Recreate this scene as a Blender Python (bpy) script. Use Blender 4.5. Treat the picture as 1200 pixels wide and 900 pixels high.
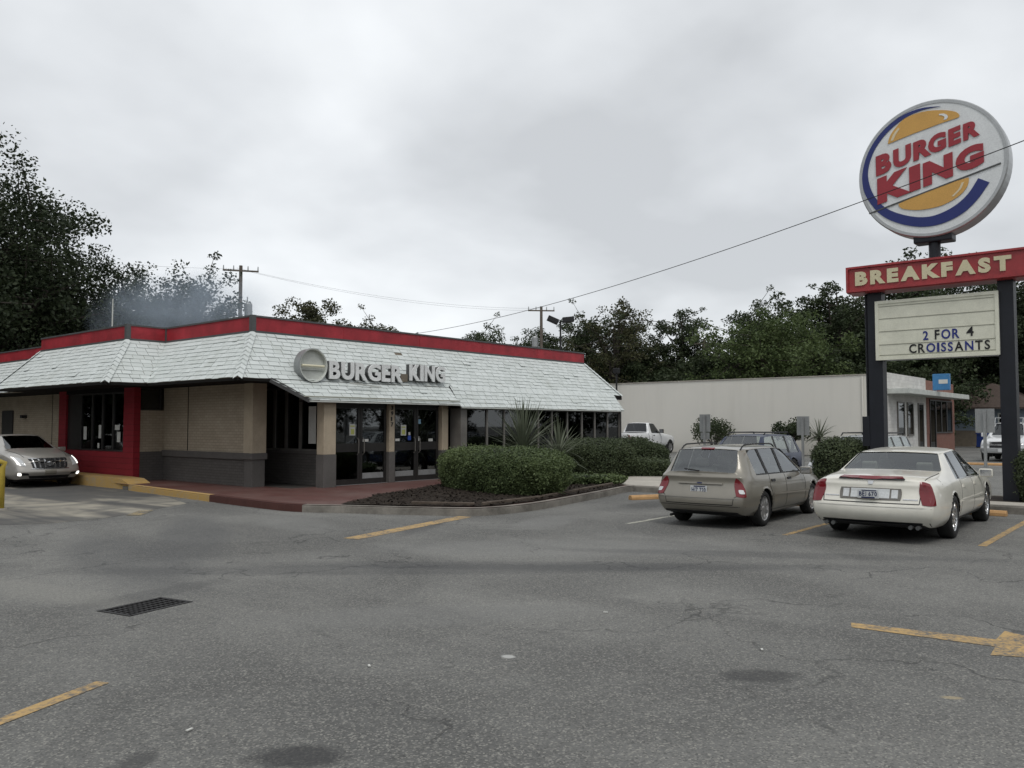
import bpy, bmesh, math, random
import numpy as np
from mathutils import Vector, Matrix
from mathutils.bvhtree import BVHTree
R = math.radians
scene = bpy.context.scene
for o in list(bpy.data.objects):
    bpy.data.objects.remove(o, do_unlink=True)
COL = scene.collection

# ------------------------------------------------------------------ camera
cam_d = bpy.data.cameras.new('camera'); cam = bpy.data.objects.new('camera', cam_d); COL.objects.link(cam)
cam.location = (0, 0, 1.75)
cam.rotation_euler = (R(90) + math.atan(48/980), 0, R(40-90))
cam_d.sensor_width = 36; cam_d.lens = 980/1200*36
cam_d.clip_start = .1; cam_d.clip_end = 2000
scene.camera = cam

# ------------------------------------------------------------------ overcast sky
world = bpy.data.worlds.new('World'); scene.world = world; world.use_nodes = True
nt = world.node_tree; N = nt.nodes; LK = nt.links; N.clear()
def nd(t, **k):
    n = N.new(t)
    for a, b in k.items(): setattr(n, a, b)
    return n
out = nd('ShaderNodeOutputWorld'); bg = nd('ShaderNodeBackground'); LK.new(bg.outputs[0], out.inputs[0])
sky = nd('ShaderNodeTexSky'); sky.sky_type = 'NISHITA'; sky.sun_disc = False
SUN_EL, SUN_AZ = 58, 228          # azimuth: direction towards the sun, degrees from +X
sky.sun_elevation = R(SUN_EL); sky.sun_rotation = R(90 - SUN_AZ)
tc = nd('ShaderNodeTexCoord')
sep = nd('ShaderNodeSeparateXYZ'); LK.new(tc.outputs['Generated'], sep.inputs[0])
def mth(op, a, b=None, clamp=False):
    m = nd('ShaderNodeMath', operation=op); m.use_clamp = clamp
    for i, v in enumerate((a, b)):
        if v is None: continue
        if isinstance(v, (int, float)): m.inputs[i].default_value = v
        else: LK.new(v, m.inputs[i])
    return m.outputs[0]
zz = mth('ADD', mth('MAXIMUM', sep.outputs[2], 0.0), .32)
cmb = nd('ShaderNodeCombineXYZ')
LK.new(mth('DIVIDE', sep.outputs[0], zz), cmb.inputs[0]); LK.new(mth('DIVIDE', sep.outputs[1], zz), cmb.inputs[1])
cmb.inputs[2].default_value = 3.1
n1 = nd('ShaderNodeTexNoise'); n1.inputs['Scale'].default_value = 1.5; n1.inputs['Detail'].default_value = 4; n1.inputs['Roughness'].default_value = .46; n1.inputs['Distortion'].default_value = .25
n2 = nd('ShaderNodeTexNoise'); n2.inputs['Scale'].default_value = 4.2; n2.inputs['Detail'].default_value = 5; n2.inputs['Roughness'].default_value = .5
LK.new(cmb.outputs[0], n1.inputs['Vector']); LK.new(cmb.outputs[0], n2.inputs['Vector'])
mixv = mth('ADD', mth('MULTIPLY', n1.outputs[0], .8), mth('MULTIPLY', n2.outputs[0], .2))
rp = nd('ShaderNodeValToRGB'); LK.new(mixv, rp.inputs[0])
rp.color_ramp.elements[0].position = .36; rp.color_ramp.elements[0].color = (.49, .505, .52, 1)
rp.color_ramp.elements[1].position = .66; rp.color_ramp.elements[1].color = (.76, .78, .795, 1)
e = rp.color_ramp.elements.new(.5); e.color = (.61, .628, .645, 1)
mx = nd('ShaderNodeMix', data_type='RGBA'); mx.inputs[0].default_value = .93
sc = nd('ShaderNodeMix', data_type='RGBA', blend_type='MULTIPLY'); sc.inputs[0].default_value = 1
LK.new(sky.outputs[0], sc.inputs[6]); sc.inputs[7].default_value = (.1, .1, .1, 1)
LK.new(sc.outputs[2], mx.inputs[6]); LK.new(rp.outputs[0], mx.inputs[7]); LK.new(mx.outputs[2], bg.inputs[0])
bg.inputs[1].default_value = 1.0

sun_d = bpy.data.lights.new('sun', 'SUN'); sun_d.energy = .9; sun_d.angle = R(22); sun_d.color = (1, .97, .93)
sun = bpy.data.objects.new('sun', sun_d); COL.objects.link(sun)
sd = Vector((math.cos(R(SUN_EL))*math.cos(R(SUN_AZ)), math.cos(R(SUN_EL))*math.sin(R(SUN_AZ)), math.sin(R(SUN_EL))))
sun.rotation_euler = sd.to_track_quat('Z', 'Y').to_euler(); sun.location = (0, 0, 60)
vs = scene.view_settings
vs.view_transform = 'Standard'; vs.look = 'None'; vs.exposure = .38; vs.gamma = 1; vs.use_curve_mapping = False
scene.cycles.max_bounces = 8; scene.cycles.transparent_max_bounces = 12; scene.cycles.volume_step_rate = 2

# ------------------------------------------------------------------ materials
class NT:
    def __init__(s, name):
        s.m = bpy.data.materials.new(name); s.m.use_nodes = True
        s.t = s.m.node_tree; s.t.nodes.clear()
        s.o = s.n('ShaderNodeOutputMaterial')
    def n(s, t, **k):
        x = s.t.nodes.new(t)
        for a, b in k.items(): setattr(x, a, b)
        return x
    def l(s, a, b): s.t.links.new(a, b)
    def math(s, op, a, b=None, clamp=False):
        m = s.n('ShaderNodeMath', operation=op); m.use_clamp = clamp
        for i, v in enumerate((a, b)):
            if v is None: continue
            if isinstance(v, (int, float)): m.inputs[i].default_value = v
            else: s.l(v, m.inputs[i])
        return m.outputs[0]
    def pos(s, obj=False):
        if obj: return s.n('ShaderNodeTexCoord').outputs['Object']
        return s.n('ShaderNodeNewGeometry').outputs['Position']
    def noise(s, vec, scale, detail=4, rough=.55, dist=0):
        x = s.n('ShaderNodeTexNoise'); s.l(vec, x.inputs['Vector'])
        x.inputs['Scale'].default_value = scale; x.inputs['Detail'].default_value = detail
        x.inputs['Roughness'].default_value = rough; x.inputs['Distortion'].default_value = dist
        return x.outputs[0]
    def ramp(s, v, *els):
        r = s.n('ShaderNodeValToRGB'); s.l(v, r.inputs[0]); E = r.color_ramp.elements
        while len(E) < len(els): E.new(.5)
        for e_, (p, c) in zip(E, els):
            e_.position = p; e_.color = c if len(c) == 4 else (*c, 1)
        return r.outputs[0]
    def step(s, v, a, b):
        m = s.n('ShaderNodeMapRange'); s.l(v, m.inputs[0])
        m.inputs[1].default_value = a; m.inputs[2].default_value = b
        return m.outputs[0]
    def mix(s, f, a, b, mode='MIX'):
        x = s.n('ShaderNodeMix', data_type='RGBA', blend_type=mode)
        for i, v in ((0, f), (6, a), (7, b)):
            if isinstance(v, (int, float)): x.inputs[i].default_value = v
            elif isinstance(v, tuple): x.inputs[i].default_value = v if len(v) == 4 else (*v, 1)
            else: s.l(v, x.inputs[i])
        return x.outputs[2]
    def bsdf(s, col, rough=.6, metal=0, spec=.5, coat=0, bump=None, bstr=.3, bdist=.01):
        b = s.n('ShaderNodeBsdfPrincipled')
        for k_, v in (('Base Color', col), ('Roughness', rough)):
            if isinstance(v, tuple): b.inputs[k_].default_value = v if len(v) == 4 else (*v, 1)
            elif isinstance(v, (int, float)): b.inputs[k_].default_value = v
            else: s.l(v, b.inputs[k_])
        b.inputs['Metallic'].default_value = metal; b.inputs['Specular IOR Level'].default_value = spec
        b.inputs['Coat Weight'].default_value = coat; b.inputs['Coat Roughness'].default_value = .05
        if bump is not None:
            bp = s.n('ShaderNodeBump'); bp.inputs['Strength'].default_value = bstr; bp.inputs['Distance'].default_value = bdist
            s.l(bump, bp.inputs['Height']); s.l(bp.outputs[0], b.inputs['Normal'])
        return b
    def fin(s, b): s.l(b.outputs[0], s.o.inputs[0]); return s.m

def scl(c, f): return tuple(min(1, v*f) for v in c)
def plain(name, col, rough=.6, metal=0, var=.18, vs=2.5, spec=.4, coat=0, bstr=0, bsc=40, obj=False, fine=.08):
    t = NT(name); p = t.pos(obj)
    a = t.noise(p, vs, 5, .6); b_ = t.noise(p, vs*14, 3, .6)
    c = t.mix(t.step(a, .3, .7), scl(col, 1-var), scl(col, 1+var))
    c = t.mix(t.step(b_, .3, .7), c, t.mix(1.0, c, (1-fine*2,)*3, 'MULTIPLY'))
    bump = t.noise(p, bsc, 3) if bstr else None
    return t.fin(t.bsdf(c, rough, metal, spec, coat, bump, bstr, .01))
MAT = {}
def asphalt():
    t = NT('asphalt'); p = t.pos()
    fine = t.noise(p, 75, 2, .7); mid = t.noise(p, 16, 4, .65); big = t.noise(p, .33, 5, .62, .6)
    mp = t.n('ShaderNodeMapping'); t.l(p, mp.inputs[0]); mp.inputs['Rotation'].default_value = (0, 0, R(28)); mp.inputs['Scale'].default_value = (.9, .12, 1)
    trk = t.noise(mp.outputs[0], .85, 4, .55, .3)
    c = t.ramp(big, (.36, (.092, .092, .087)), (.49, (.136, .136, .128)), (.62, (.186, .185, .172)))
    c = t.mix(t.math('MULTIPLY', t.step(trk, .47, .64), .6), c, (.080, .080, .077))
    c = t.mix(t.math('MULTIPLY', t.step(mid, .35, .7), .34), c, (.20, .198, .188))
    vo = t.n('ShaderNodeTexVoronoi'); t.l(p, vo.inputs['Vector']); vo.inputs['Scale'].default_value = 84
    rnd = t.n('ShaderNodeSeparateColor'); t.l(vo.outputs['Color'], rnd.inputs[0])
    c = t.mix(t.math('MULTIPLY', t.step(rnd.outputs[0], .66, 1.0), .7), c, (.33, .32, .285))
    c = t.mix(t.math('MULTIPLY', t.step(rnd.outputs[1], .70, 1.0), .62), c, (.045, .045, .044))
    c = t.mix(t.math('MULTIPLY', t.step(fine, .50, .72), .35), c, (.05, .05, .05))
    # cracks
    wp = t.n('ShaderNodeVectorMath', operation='ADD'); t.l(p, wp.inputs[0])
    nz = t.n('ShaderNodeTexNoise'); t.l(p, nz.inputs['Vector']); nz.inputs['Scale'].default_value = 1.3; nz.inputs['Detail'].default_value = 6
    sc_ = t.n('ShaderNodeVectorMath', operation='SCALE'); t.l(nz.outputs['Color'], sc_.inputs[0]); sc_.inputs['Scale'].default_value = 1.6; t.l(sc_.outputs[0], wp.inputs[1])
    v2 = t.n('ShaderNodeTexVoronoi', feature='DISTANCE_TO_EDGE'); t.l(wp.outputs[0], v2.inputs['Vector']); v2.inputs['Scale'].default_value = .34
    crk = t.math('MULTIPLY', t.math('SUBTRACT', 1.0, t.step(v2.outputs[0], .002, .0085)), t.step(t.noise(p, .5, 3), .44, .56))
    c = t.mix(t.math('MULTIPLY', crk, .55), c, (.03, .03, .03))
    # oil stains of their own shape
    def stain(x, y, rx, ry, rot, f, colr):
        nonlocal c
        m = t.n('ShaderNodeMapping', vector_type='TEXTURE'); t.l(p, m.inputs[0])
        m.inputs['Location'].default_value = (x, y, 0); m.inputs['Rotation'].default_value = (0, 0, R(rot)); m.inputs['Scale'].default_value = (rx, ry, 1)
        ln = t.n('ShaderNodeVectorMath', operation='LENGTH'); t.l(m.outputs[0], ln.inputs[0])
        d = t.math('ADD', ln.outputs['Value'], t.math('MULTIPLY', t.math('SUBTRACT', t.noise(p, 9, 5, .7), .5), .75))
        k = t.math('SUBTRACT', 1.0, t.step(d, .65, 1.12))
        c = t.mix(t.math('MULTIPLY', k, f), c, colr)
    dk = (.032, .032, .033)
    stain(2.73, 3.76, .17, .28, 40, .75, dk); stain(2.15, 4.35, .16, .10, 40, .55, dk)
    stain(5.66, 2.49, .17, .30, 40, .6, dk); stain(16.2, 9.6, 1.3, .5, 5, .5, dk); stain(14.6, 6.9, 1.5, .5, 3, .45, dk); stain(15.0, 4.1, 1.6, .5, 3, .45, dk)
    stain(10.3, 10.6, 1.4, .28, 30, .5, (.07, .07, .07)); stain(4.35, 8.5, 1.1, .25, 10, .35, (.06, .06, .06))
    stain(4.9, 4.15, .05, .06, 0, .85, (.45, .45, .43)); stain(6.0, 1.35, .035, .07, 30, .6, (.40, .33, .2)); stain(7.0, 12.5, 3.2, .6, 60, .4, (.07, .072, .075)); stain(5.2, 11, 3, .7, 75, .35, (.07, .072, .075))
    stain(3.6, 9.6, 1.6, .35, 100, .3, (.24, .235, .21)); stain(9.7, 7.2, 3.0, .9, -50, .3, (.21, .21, .2))
    stain(8.5, 6.2, 4.2, .35, 128, .4, (.055, .056, .058)); stain(6.8, 7.8, 4.5, .4, 132, .4, (.055, .056, .058)); stain(11.0, 4.6, 3.2, .3, 120, .35, (.055, .056, .058)); stain(12.0, 9.3, 1.2, .5, 20, .4, (.21, .21, .20)); stain(9.0, 12.6, 1.5, .6, 70, .35, (.20, .20, .19)); stain(5.5, 5.6, 1.6, .5, 140, .3, (.2, .2, .19))
    h = t.math('ADD', t.math('MULTIPLY', fine, .5), t.math('SUBTRACT', rnd.outputs[0], t.math('MULTIPLY', crk, 3.)))
    return t.fin(t.bsdf(c, .85, 0, .35, 0, h, .55, .006))
MAT['asphalt'] = asphalt()
def worn_paint(name, col, wear=(.45, .6), under=(.12, .12, .115)):
    t = NT(name); p = t.pos()
    a = t.math('ADD', t.math('MULTIPLY', t.noise(p, 22, 5, .75), .62), t.math('MULTIPLY', t.noise(p, 3, 3), .38))
    vo = t.n('ShaderNodeTexVoronoi'); t.l(p, vo.inputs['Vector']); vo.inputs['Scale'].default_value = 62
    rnd = t.n('ShaderNodeSeparateColor'); t.l(vo.outputs['Color'], rnd.inputs[0])
    c = t.mix(t.step(a, *wear), scl(col, 1.05), under)
    c = t.mix(t.math('MULTIPLY', t.step(rnd.outputs[0], .7, 1.), .5), c, t.mix(.5, c, under))
    return t.fin(t.bsdf(c, .8, 0, .3, 0, rnd.outputs[0], .4, .004))
MAT['yellow_paint'] = worn_paint('yellow_paint', (.44, .295, .125))
MAT['yellow_faint'] = worn_paint('yellow_faint', (.40, .30, .13), (.4, .56))
MAT['white_faint'] = worn_paint('white_faint', (.46, .45, .38), (.47, .6))
MAT['blue_paint'] = worn_paint('blue_paint', (.12, .22, .44), (.5, .7))
MAT['kerb_yellow'] = worn_paint('kerb_yellow', (.42, .27, .09), (.5, .68), (.30, .28, .24))
MAT['concrete'] = plain('concrete', (.22, .205, .18), .9, var=.42, vs=2.2, spec=.2, bstr=.25, bsc=60)
MAT['concrete_pale'] = plain('concrete_pale', (.44, .41, .36), .9, var=.16, vs=1.2, spec=.2, bstr=.25, bsc=60)
def apron():
    t = NT('apron_concrete'); p = t.pos()
    a = t.noise(p, .8, 5, .6, .5)
    mp = t.n('ShaderNodeMapping'); t.l(p, mp.inputs[0]); mp.inputs['Rotation'].default_value = (0, 0, R(-12)); mp.inputs['Scale'].default_value = (1, .16, 1)
    tr = t.noise(mp.outputs[0], .9, 4, .5, .4)
    c = t.ramp(a, (.38, (.15, .145, .13)), (.58, (.32, .295, .24)))
    c = t.mix(t.math('MULTIPLY', t.step(tr, .44, .56), .85), c, (.07, .07, .07))
    return t.fin(t.bsdf(c, .85, 0, .3, 0, t.noise(p, 60, 3), .3, .005))
MAT['apron'] = apron()
def brick(name, col, mortar, bw=.2, bh=.075, axis='x', soft=.5):
    t = NT(name); p = t.pos(); s = t.n('ShaderNodeSeparateXYZ'); t.l(p, s.inputs[0])
    cb = t.n('ShaderNodeCombineXYZ'); t.l(t.math('ADD', s.outputs[0], s.outputs[1]), cb.inputs[0]); t.l(s.outputs[2], cb.inputs[1])
    b = t.n('ShaderNodeTexBrick'); t.l(cb.outputs[0], b.inputs['Vector'])
    b.inputs['Scale'].default_value = 1; b.inputs['Brick Width'].default_value = bw; b.inputs['Row Height'].default_value = bh
    b.inputs['Mortar Size'].default_value = .007; b.inputs['Mortar Smooth'].default_value = .3; b.inputs['Bias'].default_value = 0
    b.inputs['Color1'].default_value = (*scl(col, .93), 1); b.inputs['Color2'].default_value = (*scl(col, 1.07), 1); b.inputs['Mortar'].default_value = (*mortar, 1)
    n = t.noise(p, 1.3, 5, .6)
    c = t.mix(t.step(n, .3, .7), t.mix(1.0, b.outputs[0], (.82, .81, .8), 'MULTIPLY'), b.outputs[0])
    return t.fin(t.bsdf(c, .75, 0, .3, 0, t.math('SUBTRACT', 1.0, b.outputs[1]), .6, .012))
MAT['tan_brick'] = brick('tan_brick', (.40, .34, .26), (.29, .25, .19))
MAT['dark_brick'] = brick('dark_brick', (.105, .098, .092), (.075, .07, .066))
MAT['red_brick'] = brick('red_brick', (.24, .09, .06), (.3, .27, .24))
MAT['red_siding'] = brick('red_siding', (.27, .018, .028), (.16, .012, .018), 3.0, .16)
MAT['white_brick'] = brick('white_brick', (.68, .67, .64), (.58, .57, .54), .4, .2)
MAT['tan_paint'] = plain('tan_paint', (.43, .36, .265), .7, var=.12)
MAT['dark_paint'] = plain('dark_paint', (.105, .098, .092), .7, var=.12)
MAT['red_tile'] = brick('red_tile', (.085, .034, .028), (.09, .04, .034), .2, .2)
def tile_floor():
    t = NT('red_tile_walk'); p = t.pos()
    b = t.n('ShaderNodeTexBrick'); t.l(p, b.inputs['Vector']); b.offset = 0
    b.inputs['Scale'].default_value = 1; b.inputs['Brick Width'].default_value = .2; b.inputs['Row Height'].default_value = .2; b.inputs['Mortar Size'].default_value = .006
    b.inputs['Color1'].default_value = (.092, .037, .030, 1); b.inputs['Color2'].default_value = (.115, .045, .037, 1); b.inputs['Mortar'].default_value = (.065, .036, .031, 1)
    n = t.noise(p, .9, 5, .65)
    c = t.mix(t.math('MULTIPLY', t.step(n, .4, .75), .55), b.outputs[0], (.17, .12, .105))
    return t.fin(t.bsdf(c, .55, 0, .45, 0, t.math('SUBTRACT', 1.0, b.outputs[1]), .35, .006))
MAT['tile_walk'] = tile_floor()
def shingle():
    t = NT('painted_shingle'); g = t.n('ShaderNodeNewGeometry'); p = g.outputs['Position']
    c = t.ramp(g.outputs['Random Per Island'], (0, (.54, .575, .555)), (.5, (.58, .615, .60)), (1, (.62, .655, .64)))
    mp = t.n('ShaderNodeMapping'); t.l(p, mp.inputs[0]); mp.inputs['Scale'].default_value = (1.6, 1.6, .35)
    st = t.noise(mp.outputs[0], 1.1, 6, .65)
    c = t.mix(t.math('MULTIPLY', t.step(st, .52, .76), .34), c, (.36, .38, .33))
    c = t.mix(t.math('MULTIPLY', t.step(t.noise(p, 5, 4, .7), .60, .78), .4), c, (.38, .36, .30))
    return t.fin(t.bsdf(c, .8, 0, .25, 0, t.noise(p, 45, 3), .4, .006))
MAT['shingle'] = shingle()
MAT['underlay'] = plain('roof_underlay', (.20, .17, .13), .9)
MAT['white_trim'] = plain('white_trim', (.56, .58, .54), .6, var=.15)
MAT['stained_trim'] = plain('stained_trim', (.50, .51, .43), .65, var=.2, vs=5)
MAT['fascia_red'] = plain('fascia_red', (.34, .026, .036), .5, var=.3, vs=1.6, spec=.4)
MAT['fascia_trim'] = plain('fascia_trim', (.085, .088, .088), .5, var=.15)
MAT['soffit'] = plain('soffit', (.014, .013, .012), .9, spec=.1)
MAT['frame_dark'] = plain('frame_bronze', (.022, .02, .019), .4, spec=.5)
MAT['frame_grey'] = plain('frame_grey', (.16, .15, .135), .45)
MAT['roof_flat'] = plain('flat_roof', (.2, .2, .19), .9)
MAT['galv'] = plain('galvanised', (.38, .39, .39), .45, .6, var=.12)
MAT['sign_back'] = plain('sign_back', (.33, .34, .34), .4, .5, var=.12)
MAT['navy'] = plain('navy_post', (.010, .012, .018), .45)
MAT['black'] = plain('black_plastic', (.014, .014, .015), .5, var=.05)
MAT['pit'] = plain('pit', (.008, .008, .008), .9)
MAT['iron'] = plain('cast_iron', (.022, .021, .021), .6, .3)
MAT['wood_pole'] = plain('weathered_pole', (.13, .11, .09), .9, var=.2)
MAT['orange_stop'] = plain('orange_stop', (.52, .31, .14), .8, var=.2, vs=5, bstr=.3)
MAT['sign_white'] = plain('sign_white', (.74, .76, .76), .3, var=.07, spec=.5)
MAT['sign_red'] = plain('sign_red', (.34, .036, .040), .4, var=.22, spec=.5)
MAT['logo_red'] = plain('logo_red', (.33, .028, .04), .35, var=.06)
MAT['logo_blue'] = plain('logo_blue', (.016, .028, .16), .35, var=.06)
MAT['logo_orange'] = plain('logo_orange', (.64, .36, .09), .35, var=.06)
MAT['logo_pale'] = plain('logo_pale', (.72, .62, .42), .35, var=.05)
MAT['can_silver'] = plain('can_silver', (.42, .43, .43), .35, .6, var=.1)
MAT['cream'] = plain('cream_panel', (.72, .72, .60), .4, var=.08, vs=4)
MAT['cream_letter'] = plain('cream_letter', (.66, .60, .40), .4, var=.08)
MAT['track'] = plain('track', (.30, .30, .24), .5)
MAT['letter_blue'] = plain('letter_blue', (.018, .03, .20), .4)
MAT['paper'] = plain('paper', (.62, .62, .58), .7, var=.06)
MAT['paper_lime'] = plain('paper_lime', (.50, .52, .15), .7, var=.2, vs=20)
MAT['paper_blue'] = plain('paper_blue', (.25, .42, .55), .7)
MAT['sticker_blue'] = plain('sticker_blue', (.03, .08, .38), .5)
MAT['mulch'] = plain('mulch', (.042, .033, .026), .95, var=.45, vs=9, spec=.15, bstr=1., bsc=35, fine=.25)
MAT['wood_edge'] = plain('landscape_timber', (.10, .078, .06), .9, var=.3, vs=6)
MAT['yellow_steel'] = plain('yellow_steel', (.46, .34, .05), .55, var=.15)
MAT['pale_wall'] = plain('pale_render', (.61, .59, .535), .85, var=.08, vs=.5, spec=.2, fine=.03)
def render_wall():
    t = NT('pale_render_streaked'); p = t.pos()
    mp = t.n('ShaderNodeMapping'); t.l(p, mp.inputs[0]); mp.inputs['Scale'].default_value = (1, 1, .09)
    a = t.noise(mp.outputs[0], 1.4, 6, .65); b_ = t.noise(p, .35, 4, .6)
    c = t.mix(t.math('MULTIPLY', t.step(a, .5, .78), .45), (.67, .65, .595), (.56, .54, .49))
    c = t.mix(t.math('MULTIPLY', t.step(b_, .42, .62), .3), c, (.61, .60, .56))
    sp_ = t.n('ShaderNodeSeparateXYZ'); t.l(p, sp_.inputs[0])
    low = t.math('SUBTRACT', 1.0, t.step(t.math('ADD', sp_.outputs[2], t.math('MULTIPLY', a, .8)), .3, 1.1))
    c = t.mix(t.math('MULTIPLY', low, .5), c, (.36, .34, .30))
    return t.fin(t.bsdf(c, .85, 0, .2, 0, t.noise(p, 30, 3), .3, .01))
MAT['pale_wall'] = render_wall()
MAT['interior'] = plain('interior_beige', (.20, .17, .13), .8)
MAT['interior_dark'] = plain('interior_dark', (.05, .045, .04), .8)
MAT['interior_gold'] = plain('interior_gold', (.24, .17, .035), .7)
MAT['roof_brown'] = plain('brown_shingle_roof', (.075, .055, .045), .9, var=.3, vs=8)
MAT['roof_dark'] = plain('dark_shingle_roof', (.04, .04, .042), .9, var=.3, vs=8)
MAT['siding_blue'] = brick('blue_siding', (.24, .29, .34), (.17, .21, .25), 6, .18)
MAT['sign_sky'] = plain('blue_sign', (.05, .20, .42), .4)
MAT['bin_blue'] = plain('bin_blue', (.02, .05, .22), .5)
MAT['tube'] = plain('fluorescent_tube', (.78, .74, .55), .3, var=.03)
def glass(name, tint, rough=.02, refl=1.0, base=.035):
    t = NT(name)
    tr = t.n('ShaderNodeBsdfTransparent'); tr.inputs[0].default_value = (*tint, 1)
    gl = t.n('ShaderNodeBsdfGlossy'); gl.inputs['Roughness'].default_value = rough; gl.inputs['Color'].default_value = (.9*refl, .93*refl, .95*refl, 1)
    fr = t.n('ShaderNodeFresnel'); fr.inputs[0].default_value = 1.52
    f = t.math('ADD', t.math('MULTIPLY', fr.outputs[0], 1.0), base, True)
    mx_ = t.n('ShaderNodeMixShader'); t.l(f, mx_.inputs[0]); t.l(tr.outputs[0], mx_.inputs[1]); t.l(gl.outputs[0], mx_.inputs[2])
    t.l(mx_.outputs[0], t.o.inputs[0]); return t.m
MAT['glass_shop'] = glass('shop_glass', (.34, .35, .35), .02)
MAT['glass_car'] = glass('car_glass', (.72, .78, .75), .02, 1.0, .10)
MAT['glass_dark'] = glass('tinted_glass', (.16, .18, .19), .02)
def paint(name, col, metal=.0, rough=.3, coat=.7):
    t = NT(name); p = t.pos(True)
    d = t.noise(p, 3, 4, .6)
    c = t.mix(t.step(d, .35, .75), col, scl(col, .86))
    return t.fin(t.bsdf(c, rough, metal, .5, coat))
MAT['champagne'] = paint('champagne_paint', (.245, .228, .19), .35, .35)
MAT['pearl'] = paint('pearl_white_paint', (.74, .72, .64), .0, .3)
MAT['silver'] = paint('silver_paint', (.40, .38, .345), .35, .33)
MAT['navy_paint'] = paint('navy_paint', (.014, .024, .060), .0, .35, .12)
MAT['white_paint'] = paint('white_paint', (.66, .67, .67), 0, .3)
MAT['truck_white'] = paint('truck_white_paint', (.70, .71, .71), 0, .3)
MAT['pale_silver'] = paint('pale_silver_paint', (.48, .50, .50), .2, .33)
MAT['tyre'] = plain('tyre_rubber', (.018, .018, .018), .85, obj=True)
MAT['alloy'] = plain('alloy', (.50, .50, .50), .3, .75, obj=True, var=.08)
MAT['chrome'] = plain('chrome', (.62, .62, .62), .15, .9, var=.03, obj=True)
MAT['red_lens'] = plain('red_lens', (.17, .006, .011), .15, coat=.6, var=.1, vs=12, obj=True)
MAT['clear_lens'] = plain('clear_lens', (.62, .63, .63), .12, .2, coat=.5, obj=True)
t_ = NT('lit_lamp'); em = t_.n('ShaderNodeEmission'); em.inputs[0].default_value = (1, .97, .9, 1); em.inputs[1].default_value = 1.6; t_.l(em.outputs[0], t_.o.inputs[0]); MAT['lit'] = t_.m
MAT['plate'] = plain('number_plate', (.60, .62, .62), .4, var=.04, obj=True)
MAT['plate_ink'] = plain('plate_ink', (.02, .03, .09), .5, obj=True)
MAT['seat'] = plain('seat_cloth', (.30, .29, .26), .85, obj=True)
MAT['seat_dark'] = plain('seat_dark', (.05, .05, .05), .85, obj=True)
def foliage(name, dark, light, trans=.28, sp=.3):
    t = NT(name); g = t.n('ShaderNodeNewGeometry')
    n = t.noise(g.outputs['Position'], .45, 3)
    f = t.math('ADD', t.math('MULTIPLY', g.outputs['Random Per Island'], .55), t.math('MULTIPLY', t.step(n, .3, .7), .45))
    c = t.mix(f, dark, light)
    b = t.bsdf(c, .55, 0, sp)
    tl = t.n('ShaderNodeBsdfTranslucent'); t.l(c, tl.inputs[0])
    m = t.n('ShaderNodeMixShader'); m.inputs[0].default_value = trans; t.l(b.outputs[0], m.inputs[1]); t.l(tl.outputs[0], m.inputs[2])
    t.l(m.outputs[0], t.o.inputs[0]); return t.m
MAT['oak_leaf'] = foliage('oak_leaf', (.014, .023, .012), (.046, .060, .028), .2, .2)
MAT['tree_leaf'] = foliage('tree_leaf', (.022, .034, .017), (.068, .088, .040), .22, .2)
MAT['tree_leaf_b'] = foliage('tree_leaf_bright', (.040, .064, .023), (.115, .15, .056), .25, .2)
MAT['tree_leaf_o'] = foliage('tree_leaf_olive', (.030, .034, .016), (.080, .080, .036), .25, .2)
MAT['box_leaf'] = foliage('hedge_leaf', (.048, .074, .028), (.165, .21, .085), .2, .3)
MAT['box_leaf_d'] = foliage('hedge_leaf_dark', (.032, .048, .023), (.10, .125, .06), .2, .3)
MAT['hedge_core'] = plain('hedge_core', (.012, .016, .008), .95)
MAT['yucca'] = foliage('yucca_leaf', (.07, .09, .055), (.18, .20, .14), .15, .35)
MAT['bark'] = plain('bark', (.05, .042, .034), .95, var=.3, bstr=.6, bsc=12)

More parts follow.
